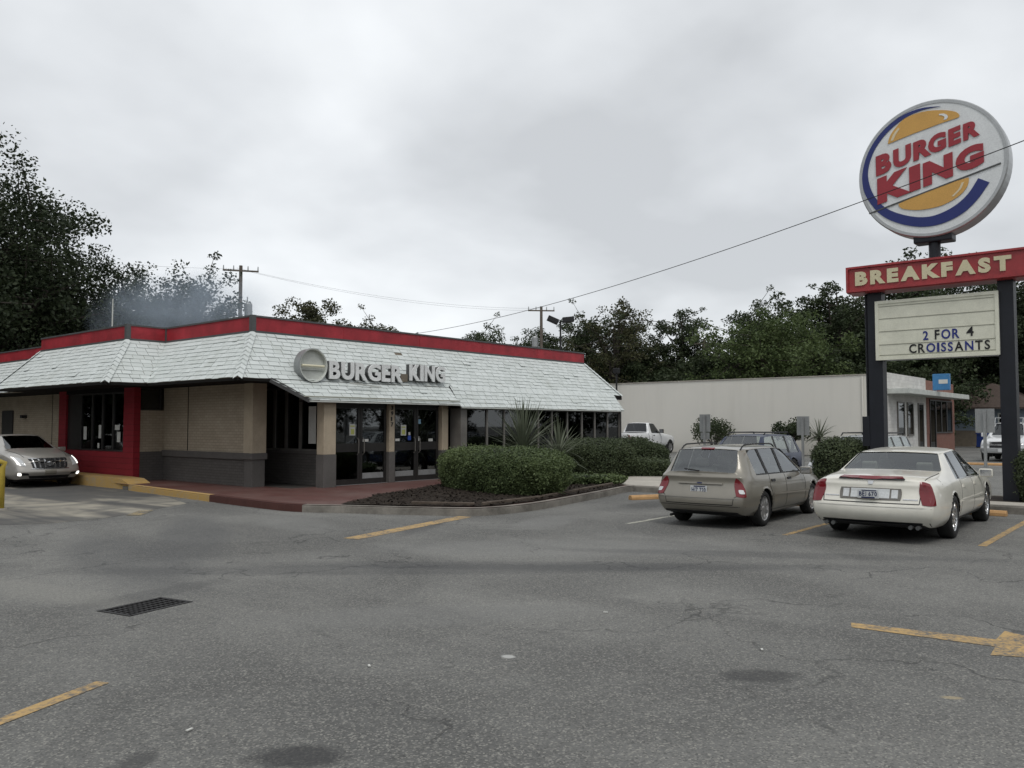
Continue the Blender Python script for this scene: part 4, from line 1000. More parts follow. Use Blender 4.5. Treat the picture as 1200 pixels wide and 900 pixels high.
            MB().lathe([(ri*.90, w*.33), (.03, w*.33)], M, 24).build('brake_disc', 'black', wh, local=True)
    # projection helpers
    def hit(o, d):
        h = bvh.ray_cast(Vector(o), Vector(d)); 
        if h[0] is None: h = bvh.find_nearest(Vector(o)+Vector(d)*1.0)
        return h[0], h[1]
    def patch(nm, mat, quad, o, u, v, d, nu=6, nv=6, off=.004, skirt=.012, parent=None, rnd=0):
        """quad: four (u,v) corners; projected along d from plane o + u*a + v*b onto the shell"""
        o, u, v, d = Vector(o), Vector(u), Vector(v), Vector(d).normalized(); m_ = MB(); G = []
        A, Bq, Cq, Dq = [Vector((q[0], q[1])) for q in quad]
        for i in range(nu+1):
            row = []
            for j in range(nv+1):
                s1, t1 = i/nu, j/nv
                if rnd:  # squircle the corners
                    a_, b__ = 2*s1-1, 2*t1-1
                    a2 = a_*math.sqrt(max(0, 1-rnd*b__*b__/2)); b2 = b__*math.sqrt(max(0, 1-rnd*a_*a_/2)); s1, t1 = (a2+1)/2, (b2+1)/2
                q = (A*(1-s1)+Bq*s1)*(1-t1)+(Dq*(1-s1)+Cq*s1)*t1
                p, nrm = hit(o+u*q.x+v*q.y, d)
                if nrm.dot(d) > 0: nrm = -nrm
                row.append((p+nrm*off, p-nrm*skirt))
            G.append(row)
        for i in range(nu):
            for j in range(nv): m_.quad(G[i][j][0], G[i+1][j][0], G[i+1][j+1][0], G[i][j+1][0])
        for i in range(nu):
            for j in (0, nv): m_.quad(G[i][j][0], G[i+1][j][0], G[i+1][j][1], G[i][j][1])
        for j in range(nv):
            for i in (0, nu): m_.quad(G[i][j][0], G[i][j+1][0], G[i][j+1][1], G[i][j][1])
        # weld
        bm_ = bmesh.new(); vs_ = [bm_.verts.new(q) for q in m_.v]
        for f_ in m_.f: bm_.faces.new([vs_[i] for i in f_])
        bmesh.ops.remove_doubles(bm_, verts=bm_.verts, dist=1e-5); bmesh.ops.recalc_face_normals(bm_, faces=bm_.faces)
        me_ = bpy.data.meshes.new(nm); bm_.to_mesh(me_); bm_.free()
        return mesh_obj(nm, me_, mat, parent or root)
    Lx = L
    def rear(nm, mat, y0, y1, z0, z1, **k): return patch(nm, mat, ((y0, z0*zs), (y1, z0*zs), (y1, z1*zs), (y0, z1*zs)), (-1, 0, 0), (0, 1, 0), (0, 0, 1), (1, 0, 0), **k)
    def rearq(nm, mat, q, **k): return patch(nm, mat, [(a, b*zs) for a, b in q], (-1, 0, 0), (0, 1, 0), (0, 0, 1), (1, 0, 0), **k)
    def frontq(nm, mat, q, **k): return patch(nm, mat, [(a, b*zs) for a, b in q], (Lx+1, 0, 0), (0, 1, 0), (0, 0, 1), (-1, 0, 0), **k)
    def sideq(nm, mat, q, s_=-1, **k): return patch(nm, mat, [(a, b*zs) for a, b in q], (0, s_*2, 0), (1, 0, 0), (0, 0, 1), (0, -s_, 0), **k)
    def topq(nm, mat, q, **k): return patch(nm, mat, q, (0, 0, 3), (1, 0, 0), (0, 1, 0), (0, 0, -1), **k)
    def seam(pts_, s_=-1, w=.010, mat='black', view='side', nm='panel_gap'):
        for a, b in zip(pts_, pts_[1:]):
            a, b = Vector(a), Vector(b); d_ = (b-a).normalized(); n__ = Vector((-d_.y, d_.x))*w/2
            q = [a-n__, b-n__, b+n__, a+n__]; k = dict(nu=max(2, int((b-a).length/.06)), nv=1, off=.0025, skirt=.004)
            if view == 'side': sideq(nm, mat, q, s_, **k)
            elif view == 'rear': rearq(nm, mat, q, **k)
            elif view == 'front': frontq(nm, mat, q, **k)
            else: topq(nm, mat, q, **k)
    H = dict(root=root, rear=rear, rearq=rearq, frontq=frontq, sideq=sideq, topq=topq, seam=seam, patch=patch, hit=hit, L=L, W=Wm, zs=zs, body=body)
    # interior
    if S.get('seats'):
        zf = .30*zs
        lb_ = lambda nm, mt, *a, bevel=.04: MB().box(*a).build(nm, mt, root, local=True, bevel=bevel)
        lb_('cabin_floor', 'seat_dark', S['seats'][0]-.9, S['seats'][-1]+1.1, -Wm*.8, Wm*.8, zf-.04, zf, bevel=0)
        smt = S.get('seatmat', 'seat')
        for xi, x in enumerate(S['seats']):
            for s_ in (1, -1):
                sq = MB(); y0_, y1_ = s_*Wm*.45-.25, s_*Wm*.45+.25
                sq.box(x, x+.5, y0_, y1_, zf, zf+.24); Mt = Matrix.Translation((x, 0, zf+.2)) @ Matrix.Rotation(R(-14), 4, 'Y')
                sq.box(-.06, .08, y0_, y1_, 0, .52*zs, Mt); sq.box(-.03, .06, (y0_+y1_)/2-.12, (y0_+y1_)/2+.12, .54*zs, .70*zs, Mt)
                sq.build('seat', smt, root, local=True, bevel=.03)
        dx_ = S['seats'][-1]+.85
        lb_('dashboard', 'seat_dark', dx_, dx_+.3, -Wm*.78, Wm*.78, .72*zs, .90*zs)
        sw = MB(); nn = 20
        ring = [Vector((dx_-.12+.06*math.sin(a)*.4, Wm*.42+.18*math.cos(a), .88*zs+.17*math.sin(a))) for a in [2*math.pi*i/nn for i in range(nn+1)]]
        sw.tube(ring, .014, 6).build('steering_wheel', 'black', root, local=True)
    return H
def plate(H, x, zc, w=.31, h=.155, text=None, offy=0, mat='plate'):
    """flat plate on the tail, x where it stands"""
    r = H['root']; z = zc*H['zs']
    p = MB().box(x-.008, x, offy-w/2, offy+w/2, z-h/2, z+h/2).build('number_plate', mat, r, local=True)
    MB().box(x-.011, x-.007, offy-w*.32, offy+w*.32, z-h*.5, z-h*.34).build('plate_band', 'plate_ink', p, local=True)
    MB().box(x-.011, x-.007, offy-w*.40, offy+w*.30, z+h*.36, z+h*.47).build('plate_band', 'plate_ink', p, local=True)
    if text:
        put_word(text, -w*.42-offy, w*.42-offy, z-h*.25, z+h*.27, lambda u, v: Matrix(((0, 0, 1, x-.011), (-1, 0, 0, -u), (0, 1, 0, v), (0, 0, 0, 1))), 'plate_ink', p, .02, .003, .16, 'plate_character', .3, local=True)
def mirror_pair(H, x, z, mat, w=.22, h=.14):
    for s_ in (1, -1):
        y = s_*(H['W']*.95); zc = z*H['zs']
        a = MB().box(x-.05, x+.06, min(y, y+s_*w), max(y, y+s_*w), zc-h/2, zc+h/2).build('door_mirror', mat, H['root'], local=True, bevel=.035, smooth=False)
        MB().box(x-.056, x-.0505, min(y+s_*.03, y+s_*(w-.02)), max(y+s_*.03, y+s_*(w-.02)), zc-h/2+.02, zc+h/2-.02).build('mirror_glass', 'chrome', a, local=True)
def handles(H, xs_, z, mat):
    for s_ in (1, -1):
        for x in xs_:
            H['sideq']('door_handle', mat, ((x, z-.02), (x+.17, z-.02), (x+.17, z+.022), (x, z+.022)), s_, nu=4, nv=2, off=.018, skirt=.02)

# --- champagne estate
FW = dict(paint='champagne', tyre=.305, axles=(.92, 3.535), rim=.68, tw=.095, spokes=9, arch=1.15, bulge=(.085, .10), seats=(1.15, 2.15), seatmat='seat', glass='glass_car', dx={0: {1: .05, 2: -.03, 3: -.05, 4: .055}},
  st=[(0.05, .115, .16, .775, .30, .90, .985, .66, 0, .06),
      (.16, .20, .24, .825, .25, .92, 1.04, .665, 0, .05),
      (.36, .38, .43, .845, .22, .93, 1.385, .60, 0, .05),
      (.66, .60, .60, .85, .20, .93, 1.415, .60),
      (1.10, 1.12, 1.06, .85, .20, .925, 1.43, .60),
      (1.22, 1.20, 1.14, .85, .20, .92, 1.432, .60),
      (1.80, 1.86, 1.86, .85, .20, .91, 1.435, .60),
      (2.00, 1.96, 1.95, .85, .20, .905, 1.432, .60),
      (2.75, 2.95, 2.35, .85, .20, .89, 1.40, .585),
      (3.05, 3.16, 3.08, .85, .20, .875, .985, .69, .25),
      (3.60, 3.60, 3.60, .845, .21, .83, .925, .68, .1),
      (4.10, 4.05, 4.05, .815, .22, .74, .82, .62, .12),
      (4.36, 4.33, 4.32, .74, .26, .62, .68, .55, .06)],
  tags={(0, 7): 'rear', (1, 7): 'rear', (3, 5): 'side', (4, 5): 'pillar', (5, 5): 'side', (6, 5): 'pillar', (7, 5): 'side', (8, 7): 'front'})
H = make_car('estate_car', 'champagne estate car with roof rails parked in the stall beside the white saloon', 'car', (13.03, 6.78, 0), R(3), FW, zs=.965)
r = H['root']
for s_ in (1, -1):
    tl = H['patch']('tail_light', 'red_lens', ((-.095, .57), (.085, .56), (.045, .80), (-.055, .91)), (-.5, s_*1.30, 0), (.7071, s_*.7071, 0), (0, 0, .965), (.7071, -s_*.7071, 0), nu=8, nv=8, off=.010, rnd=.35)
    H['patch']('reverse_lens', 'clear_lens', ((-.035, .62), (.045, .62), (.035, .69), (-.035, .69)), (-.5, s_*1.30, 0), (.7071, s_*.7071, 0), (0, 0, .965), (.7071, -s_*.7071, 0), nu=3, nv=3, off=.014, rnd=.5)
    H['sideq']('side_moulding', 'champagne', ((1.3, .535), (3.1, .50), (3.1, .545), (1.3, .58)), s_, nu=16, nv=2, off=.012)
    H['seam']([(1.18, .92), (1.14, .72), (1.28, .52), (1.32, .27)], s_); H['seam']([(1.96, .90), (1.98, .27)], s_); H['seam']([(2.98, .88), (3.03, .70), (3.02, .30)], s_); H['seam']([(1.32, .27), (3.02, .27)], s_)
    H['sideq']('window_trim', 'black', ((.62, .925), (2.98, .893), (2.98, .91), (.62, .945)), s_, nu=24, nv=1, off=.006)
    rail = MB(); rx = [.50+.1*i for i in range(17)]
    rail.tube([(.50, s_*.545, 1.36*.965), (.60, s_*.545, 1.425*.965)] + [(x, s_*.545, (1.452+.012*math.sin((x-.6)/1.5*3.14))*.965) for x in rx[2:15]] + [(2.02, s_*.545, 1.445*.965), (2.12, s_*.545, 1.40*.965)], .014, 6).build('roof_rail', 'black', r, local=True)
handles(H, (1.22, 2.06), .80, 'black')
H['seam']([(-.60, .43), (-.62, .55), (-.70, .60)], view='rear'); H['seam']([(.60, .43), (.62, .55), (.70, .60)], view='rear'); H['seam']([(-.60, .43), (.60, .43)], view='rear', w=.013)
H['rear']('bumper_crease', 'champagne', -.76, .76, .535, .552, nu=14, nv=1, off=.012)
H['seam']([(-.78, .40), (.78, .40)], view='rear', w=.008)
H['rearq']('plate_recess', 'champagne', ((-.30, .60), (.30, .60), (.36, .74), (-.36, .74)), nu=8, nv=4, off=-.012, skirt=.0)
H['rear']('chrome_strip', 'champagne', -.40, .40, .765, .80, nu=10, nv=2, off=.026, skirt=.03)
H['rearq']('badge', 'plate_ink', ((-.05, .77), (.05, .77), (.05, .80), (-.05, .80)), nu=4, nv=2, off=.031, rnd=.8)
H['rear']('high_stop_lamp', 'red_lens', -.12, .12, 1.375, 1.395, nu=4, nv=1, off=.012)
plate(H, .012, .665, .30, .15, 'HJZ 720')
MB().tube([(.08, .02, 1.0*.965), (.09, .30, 1.03*.965)], .012, 6).build('rear_wiper', 'black', r, local=True)
mirror_pair(H, 2.83, .92, 'champagne')
MB().tube([(.10, .50, .20), (-.02, .51, .195)], .025, 8).build('exhaust_pipe', 'black', r, local=True)
MB().box(.5, 4.0, -.62, .62, .18, .24).build('chassis', 'black', r, local=True)
for s_ in (1, -1): H['patch']('headlight', 'clear_lens', ((-.15, .55), (.15, .55), (.15, .68), (-.15, .68)), (4.8, s_*1.0, 0), (.7071, -s_*.7071, 0) if s_ > 0 else (-.7071, -.7071, 0), (0, 0, 1), (-.7071, -s_*.7071, 0), nu=6, nv=4, off=.005, rnd=.3)

# --- pearl white saloon
SD = dict(paint='pearl', tyre=.335, axles=(1.22, 4.15), rim=.66, tw=.11, spokes=7, rimmat='chrome', arch=1.13, bulge=(.10, .10), seats=(1.75, 2.85), seatmat='seat', glass='glass_car', dx={0: {1: .08, 2: -.02, 3: -.055, 4: .045, 5: .03}},
  st=[(.03, .08, .13, .855, .30, .90, .985, .72, 0, .12),
      (.20, .22, .25, .925, .24, .92, 1.035, .76, 0, .12),
      (.80, .80, .75, .945, .22, .925, 1.06, .78, 0, .12),
      (1.12, 1.26, 1.22, .945, .22, .925, 1.075, .80, -.08, .035),
      (1.60, 1.46, 1.72, .945, .22, .92, 1.365, .645, -.04, .03),
      (1.9, 1.62, 1.93, .945, .22, .92, 1.40, .635),
      (2.62, 2.76, 2.74, .945, .22, .915, 1.43, .635),
      (2.82, 2.84, 2.82, .945, .22, .91, 1.43, .635),
      (3.55, 3.72, 3.10, .945, .22, .90, 1.40, .62),
      (3.85, 3.95, 3.86, .945, .22, .89, 1.02, .78, .22),
      (4.5, 4.5, 4.5, .935, .23, .86, .96, .76, .1),
      (5.0, 4.97, 4.95, .90, .25, .78, .87, .72, .06),
      (5.2, 5.18, 5.17, .82, .30, .68, .73, .66, .04)],
  tags={(3, 7): 'rear', (5, 5): 'side', (6, 5): 'pillar', (7, 5): 'side', (8, 7): 'front'})
H = make_car('saloon_car', 'pearl white saloon car with tall red tail lights parked below the letter board', 'car', (13.14, 4.0, 0), R(2), SD, zs=.955)
r = H['root']
for s_ in (1, -1):
    q = ((-.115, .60), (.09, .60), (.06, .93), (-.07, .965))
    H['patch']('tail_light', 'red_lens', q, (-.5, s_*1.36, 0), (.7071, s_*.7071, 0), (0, 0, .955), (.7071, -s_*.7071, 0), nu=8, nv=8, off=.010, rnd=.25)
    H['seam']([(1.88, .91), (1.80, .72), (1.72, .60), (1.66, .30)], s_); H['seam']([(2.82, .90), (2.84, .30)], s_); H['seam']([(3.78, .88), (3.82, .7), (3.80, .34)], s_)
    H['sideq']('side_moulding', 'pearl', ((1.7, .56), (3.75, .55), (3.75, .585), (1.7, .595)), s_, nu=18, nv=2, off=.012)
    H['sideq']('sill_trim', 'black', ((1.64, .255), (3.74, .255), (3.74, .30), (1.64, .30)), s_, nu=18, nv=2, off=.006)
    H['sideq']('window_trim', 'chrome', ((1.92, .915), (3.72, .897), (3.72, .912), (1.92, .932)), s_, nu=20, nv=1, off=.006)
    H['seam']([(.62, .985), (.60, .90)], s_)
    MB().tube([(.15, s_*.60-.05, .255), (-.01, s_*.60-.05, .25)], .03, 10).build('exhaust_tip', 'fascia_trim', r, local=True); MB().tube([(.15, s_*.60+.05, .255), (-.01, s_*.60+.05, .25)], .03, 10).build('exhaust_tip', 'fascia_trim', r, local=True)
for s_ in (1, -1): H['sideq']('quarter_divider', 'black', ((1.90, .925), (1.95, .925), (2.13, 1.34), (2.08, 1.34)), s_, nu=1, nv=6, off=-.002, skirt=.004)
handles(H, (1.95, 2.92), .80, 'pearl')
H['seam']([(-.68, .62), (.68, .62)], view='rear', w=.014); H['seam']([(-.68, .62), (-.70, .93)], view='rear', w=.012); H['seam']([(.68, .62), (.70, .93)], view='rear', w=.012)
H['seam']([(.2, -.72), (1.06, -.74)], view='top', w=.012); H['seam']([(.2, .72), (1.06, .74)], view='top', w=.012)
pr_ = H['rear']('plate_surround', 'frame_grey', -.44, .44, .665, .845, nu=10, nv=4, off=.014, rnd=.12)
for s_ in (1, -1): H['rear']('reverse_lamp', 'clear_lens', s_*.345-.045, s_*.345+.045, .69, .82, nu=3, nv=3, off=.020)
H['rear']('plate_pad', 'plate', -.275, .275, .685, .83, nu=6, nv=3, off=.021)
plate(H, -.105, .757, .30, .125, 'BEJ 670')
H['rearq']('high_stop_lamp', 'red_lens', ((-.46, .985), (.46, .985), (.42, 1.01), (-.42, 1.01)), nu=10, nv=1, off=.020)
H['rear']('lamp_shadow_gap', 'black', -.47, .47, .972, .987, nu=10, nv=1, off=.012)
H['rearq']('badge', 'chrome', ((-.03, .90), (.03, .90), (.045, .955), (-.045, .955)), nu=3, nv=3, off=.012)
H['rear']('name_badge', 'chrome', -.66, -.46, .675, .692, nu=4, nv=1, off=.008); H['rear']('name_badge', 'chrome', .45, .66, .70, .715, nu=4, nv=1, off=.008)
H['rear']('bumper_valance', 'black', -.80, .80, .275, .335, nu=14, nv=2, off=.006)
H['rear']('bumper_crease', 'pearl', -.84, .84, .565, .585, nu=14, nv=1, off=.010)
mirror_pair(H, 3.55, .95, 'pearl', .22, .15)
MB().box(.5, 4.8, -.7, .7, .19, .26).build('chassis', 'black', r, local=True)
MB().box(1.35, 1.6, -.25, .25, .95, .97).build('parcel_shelf_papers', 'paper', r, local=True)

# --- silver saloon in the drive-through (nose towards the camera)
XT = dict(paint='silver', tyre=.34, axles=(1.12, 3.96), rim=.70, tw=.11, spokes=10, rimmat='chrome', arch=1.1, bulge=(.08, .16), seats=(1.6, 2.55), seatmat='seat_dark', glass='glass_dark', dx={12: {1: -.10, 2: -.04, 3: .03}},
  st=[(.03, .06, .10, .84, .30, .92, 1.05, .70, 0, .1), (.20, .22, .25, .90, .24, .95, 1.09, .73), (.60, .62, .6, .92, .22, .96, 1.10, .74), (.85, .95, .80, .925, .21, .97, 1.12, .74, -.05, .06),
      (1.6, 1.5, 1.75, .925, .20, .975, 1.43, .60, 0, .05), (1.8, 1.75, 1.9, .925, .20, .975, 1.46, .60), (2.45, 2.45, 2.4, .925, .20, .97, 1.475, .605), (2.55, 2.55, 2.5, .925, .20, .965, 1.475, .605),
      (3.3, 3.5, 2.75, .925, .20, .95, 1.44, .59), (3.6, 3.72, 3.62, .925, .20, .94, 1.07, .75, .22), (4.3, 4.3, 4.3, .92, .22, .88, 1.0, .74, .12), (4.85, 4.78, 4.72, .89, .23, .78, .90, .66, .14), (5.08, 5.02, 4.98, .80, .26, .66, .74, .58, .08)],
  tags={(3, 7): 'rear', (5, 5): 'side', (6, 5): 'pillar', (7, 5): 'side', (8, 7): 'front'})
H = make_car('saloon_car', 'silver saloon car with lit headlamps waiting at the red drive-through window', 'car', (9.84, 30.2, 0), R(-91.5), XT)
r = H['root']
H['frontq']('grille', 'black', ((-.44, .545), (.44, .545), (.50, .80), (-.50, .80)), nu=10, nv=5, off=.006)
for i in range(7):
    u = -.42+i*.14
    if i == 3: continue
    H['frontq']('grille_bar', 'chrome', ((u*.9-.018, .56), (u*.9+.018, .56), (u+.018, .79), (u-.018, .79)), nu=1, nv=5, off=.022)
H['frontq']('grille_badge', 'chrome', ((-.10, .60), (.10, .60), (.12, .74), (-.12, .74)), nu=6, nv=6, off=.03, rnd=.9)
for a, b in ((.525, .545), (.80, .82)): H['frontq']('grille_trim', 'chrome', ((-.47, a), (.47, a), (.5, b), (-.5, b)), nu=10, nv=1, off=.012)
H['frontq']('air_intake', 'black', ((-.50, .27), (.50, .27), (.54, .345), (-.54, .345)), nu=10, nv=2, off=.004)
H['seam']([(-.5, .30), (.5, .30)], view='front', w=.012, mat='chrome', nm='intake_bar')
plate_f = H['frontq']('number_plate', 'champagne', ((-.15, .375), (.15, .375), (.15, .50), (-.15, .50)), nu=4, nv=3, off=.014)
for s_ in (1, -1):
    H['frontq']('headlight', 'clear_lens', [(s_*a, b) for a, b in ((.60, .60), (.78, .64), (.80, .86), (.66, .82))], nu=5, nv=6, off=.008)
    H['frontq']('daytime_lamp', 'lit', [(s_*a, b) for a, b in ((.74, .65), (.785, .66), (.80, .86), (.77, .84))], nu=2, nv=6, off=.014)
    H['frontq']('fog_recess', 'black', [(s_*a, b) for a, b in ((.52, .36), (.76, .36), (.78, .44), (.56, .42))], nu=5, nv=3, off=.004)
    H['frontq']('fog_lamp', 'lit', [(s_*a, b) for a, b in ((.70, .35), (.79, .36), (.80, .44), (.72, .43))], nu=3, nv=3, off=.012, rnd=.6)
    H['seam']([(2.5, .95), (2.5, .3)], s_); H['seam']([(3.5, .93), (3.5, .3)], s_)
H['seam']([(3.75, -.72), (4.80, -.56)], view='top', w=.014); H['seam']([(3.75, .72), (4.80, .56)], view='top', w=.014)
mirror_pair(H, 3.25, 1.02, 'silver', .22, .14)
MB().box(.5, 4.6, -.7, .7, .17, .24).build('chassis', 'black', r, local=True)

# --- sport utility cars beyond the median
SU = dict(paint='navy_paint', tyre=.36, axles=(.95, 3.60), rim=.62, tw=.12, spokes=5, arch=1.15, bulge=(.04, .08), seats=(1.3, 2.25), seatmat='seat_dark', glass='glass_car',
  st=[(.03, .05, .07, .83, .40, 1.03, 1.10, .70, 0, .05), (.12, .12, .14, .88, .34, 1.04, 1.14, .70, 0, .05), (.22, .22, .34, .90, .30, 1.05, 1.66, .64, 0, .05), (.42, .40, .50, .90, .28, 1.05, 1.70, .64),
      (1.15, 1.12, 1.10, .90, .28, 1.05, 1.715, .64), (1.25, 1.22, 1.20, .90, .28, 1.05, 1.715, .64), (1.95, 1.98, 1.98, .90, .28, 1.045, 1.715, .64), (2.08, 2.08, 2.07, .90, .28, 1.04, 1.71, .64),
      (2.85, 3.0, 2.55, .90, .28, 1.03, 1.67, .62), (3.1, 3.15, 3.08, .90, .29, 1.02, 1.13, .72, .16), (3.7, 3.7, 3.7, .895, .30, .98, 1.07, .71, .06), (4.25, 4.22, 4.2, .87, .32, .92, .99, .68, .05), (4.42, 4.4, 4.38, .80, .38, .82, .87, .62, .03)],
  tags={(1, 7): 'rear', (3, 5): 'side', (4, 5): 'pillar', (5, 5): 'side', (6, 5): 'pillar', (7, 5): 'side', (8, 7): 'front'})
def suv_trim(H, mat):
    r = H['root']
    for s_ in (1, -1):
        MB().tube([(.55, s_*.56, 1.70*H['zs']), (.62, s_*.56, 1.775*H['zs']), (2.3, s_*.56, 1.775*H['zs']), (2.4, s_*.56, 1.70*H['zs'])], .02, 6).build('roof_rail', 'black', r, local=True)
        H['seam']([(1.2, 1.03), (1.24, .4)], s_); H['seam']([(2.05, 1.03), (2.05, .4)], s_); H['seam']([(3.0, 1.0), (3.0, .4)], s_)
        H['frontq']('headlight', 'clear_lens', [(s_*a, b) for a, b in ((.50, .72), (.76, .72), (.76, .86), (.50, .86))], nu=4, nv=3, off=.01)
        H['rearq']('tail_light', 'red_lens', [(s_*a, b) for a, b in ((.62, .80), (.78, .80), (.78, 1.02), (.64, 1.02))], nu=3, nv=4, off=.01)
    H['frontq']('grille', 'black', ((-.45, .70), (.45, .70), (.45, .86), (-.45, .86)), nu=6, nv=3, off=.006)
    for x in (.9, 1.9): MB().tube([(x, -.56, 1.775*H['zs']), (x, .56, 1.775*H['zs'])], .018, 6).build('cross_rail', 'black', r, local=True)
    handles(H, (1.3, 2.15), .93, 'black'); mirror_pair(H, 2.85, 1.10, mat); plate(H, -.02, .70, .30, .15)
    MB().box(.5, 4.0, -.65, .65, .24, .34).build('chassis', 'black', r, local=True)
suv_trim(make_car('sport_utility_car', 'navy blue sport utility car with roof rails standing behind the champagne estate', 'car', (26.1, 10.75, 0), R(180), SU, zs=.86), 'navy_paint')
SU2 = dict(SU); SU2['paint'] = 'pale_silver'
suv_trim(make_car('sport_utility_car', 'pale silver sport utility car mostly hidden by the dark bush and sign post', 'car', (26.3, 7.45, 0), R(180), SU2, zs=.86), 'pale_silver')
SU3 = dict(SU); SU3['paint'] = 'white_paint'; SU3['st'] = [tuple([s[0]*1.14, s[1]*1.14, s[2]*1.14, s[3]*1.11] + list(s[4:7]) + [s[7]*1.1] + list(s[8:])) for s in SU['st']]; SU3['axles'] = (1.08, 4.12); SU3['seats'] = (1.5, 2.6); SU3['glass'] = 'glass_dark'
H = make_car('sport_utility_car', 'big white sport utility truck with a roof rack facing the orange kerb stop', 'car', (50.4, 7.75, 0), R(180), SU3, zs=1.1)
r = H['root']
for s_ in (1, -1):
    H['frontq']('headlight', 'clear_lens', [(s_*a, b) for a, b in ((.55, .70), (.86, .70), (.86, .87), (.55, .87))], nu=4, nv=3, off=.01); MB().tube([(1.2, s_*.6, 1.85), (1.2, s_*.6, 2.10), (3.0, s_*.6, 2.10), (3.2, s_*.6, 1.75)], .025, 6)  .build('roof_rack', 'galv', r, local=True)
for x in (1.3, 2.1, 2.9): MB().tube([(x, -.62, 2.10), (x, .62, 2.10)], .025, 6).build('rack_bar', 'galv', r, local=True)
H['frontq']('grille', 'black', ((-.52, .60), (.52, .60), (.52, .86), (-.52, .86)), nu=6, nv=3, off=.006); H['frontq']('grille_bar', 'chrome', ((-.85, .71), (.85, .71), (.85, .75), (-.85, .75)), nu=10, nv=1, off=.016)
H['frontq']('bumper', 'can_silver', ((-.88, .42), (.88, .42), (.88, .58), (-.88, .58)), nu=10, nv=3, off=.05, skirt=.06); H['frontq']('number_plate', 'plate', ((-.15, .43), (.15, .43), (.15, .55), (-.15, .55)), nu=2, nv=2, off=.06)
mirror_pair(H, 3.2, 1.15, 'white_paint', .26, .2)

# --- white pickup by the pale wall
PK = dict(paint='truck_white', tyre=.40, axles=(1.15, 4.55), rim=.60, tw=.13, spokes=6, arch=1.16, bulge=(.03, .08), seats=(2.35,), seatmat='seat_dark', glass='glass_dark',
  st=[(.03, .03, .04, .92, .50, 1.22, 1.27, .84, 0, .1), (.12, .12, .12, .98, .45, 1.25, 1.30, .90), (1.3, 1.3, 1.3, 1.0, .42, 1.25, 1.30, .91), (2.02, 2.02, 2.0, 1.0, .40, 1.25, 1.30, .91), (2.08, 2.08, 2.10, 1.0, .40, 1.25, 1.33, .88, 0, .1),
      (2.16, 2.18, 2.25, 1.0, .40, 1.25, 1.87, .72, 0, .06), (2.45, 2.40, 2.42, 1.0, .40, 1.25, 1.91, .72), (3.3, 3.45, 3.0, 1.0, .40, 1.23, 1.89, .70), (3.55, 3.62, 3.55, 1.0, .40, 1.20, 1.32, .80, .15), (4.3, 4.3, 4.3, 1.0, .42, 1.14, 1.25, .80, .05), (5.05, 5.03, 5.0, .98, .45, 1.08, 1.16, .78, .05), (5.25, 5.23, 5.22, .90, .50, .98, 1.04, .72, .03)],
  tags={(4, 7): 'rear', (6, 5): 'side', (7, 7): 'front'})
H = make_car('pickup_truck', 'white pickup truck parked nose in against the long pale wall', 'pickup truck', (41.7, 26.95, 0), R(0), PK)
r = H['root']
H['topq']('cargo_bed', 'black', ((.16, -.82), (1.95, -.82), (1.95, .82), (.16, .82)), nu=6, nv=6, off=.006)
for s_ in (1, -1):
    H['seam']([(2.42, 1.23), (2.42, .55)], s_, w=.02); H['seam']([(3.45, 1.2), (3.45, .5)], s_, w=.02); H['seam']([(2.05, 1.25), (2.05, .5)], s_, w=.03)
    H['rearq']('tail_light', 'red_lens', [(s_*a, b) for a, b in ((.78, .85), (.92, .85), (.92, 1.15), (.78, 1.15))], nu=3, nv=4, off=.01)
handles(H, (2.55,), 1.12, 'black'); mirror_pair(H, 3.3, 1.38, 'black', .28, .24); plate(H, -.02, .80, .3, .15)
MB().box(.4, 4.9, -.7, .7, .34, .5).build('chassis', 'black', r, local=True)

# ------------------------------------------------------------------ wheel stops and small posts
def wheel_stop(x, y, label, l=1.8, rz=0, group='kerb stops at the parking stalls', mat='orange_stop'):
    M = Matrix.Translation((x, y, 0)) @ Matrix.Rotation(rz, 4, 'Z')
    p = [(-.085, 0), (.085, 0), (.085, .06), (.05, .105), (-.05, .105), (-.085, .06)]
    m = MB().prism([M @ Vector((a, -l/2, b)) for a, b in p], M.to_3x3() @ Vector((0, l, 0)))
    return tag(m.build('wheel_stop', mat, bevel=.01), label, 'kerb stop', group)
wheel_stop(17.55, 10.15, 'orange kerb stop lying askew in the empty stall beside the champagne estate', 1.6, R(62)); wheel_stop(18.0, 6.75, 'orange kerb stop in front of the champagne estate'); wheel_stop(18.45, 4.0, 'orange kerb stop in front of the pearl white saloon'); wheel_stop(18.35, 1.3, 'orange kerb stop in the empty stall by the clipped right hedge')
wheel_stop(41.2, 8.0, 'orange kerb stop before the big white sport utility truck', 2.2); 
for i, yy in enumerate((16, 19, 22)): wheel_stop(47.4, yy, 'orange kerb stop along the foot of the long pale wall', 1.9)
def post_sign(x, y, zt, label, second=False, w=.31, h=.46, tilt=0):
    s = empty('parking_sign', (x, y, .14), 0, label, 'sign', 'parking signs along the median')
    M = Matrix.Translation((x, y, 0)) @ Matrix.Rotation(R(tilt), 4, 'Z')
    MB().box(-.03, .03, -.012, .012, .12, zt-.03, M).box(-.012, .012, -.03, .03, .12, zt-.03, M).build('post', 'galv', s)
    p = MB().box(.032, .036, -w/2, w/2, zt-h, zt, M).build('sign_plate', 'sign_back', s)
    if second: MB().box(.032, .036, -w*.42, w*.42, zt-h-.2, zt-h-.02, M).build('sign_plate', 'sign_back', s)
    MB().box(-.034, -.03, -.01, .01, zt-.1, zt-.08, M).box(-.034, -.03, -.01, .01, zt-h+.08, zt-h+.1, M).build('bolt', 'galv', s)
post_sign(20.2, 10.32, 2.03, 'grey sign seen from behind rising over the champagne estate roof', True)
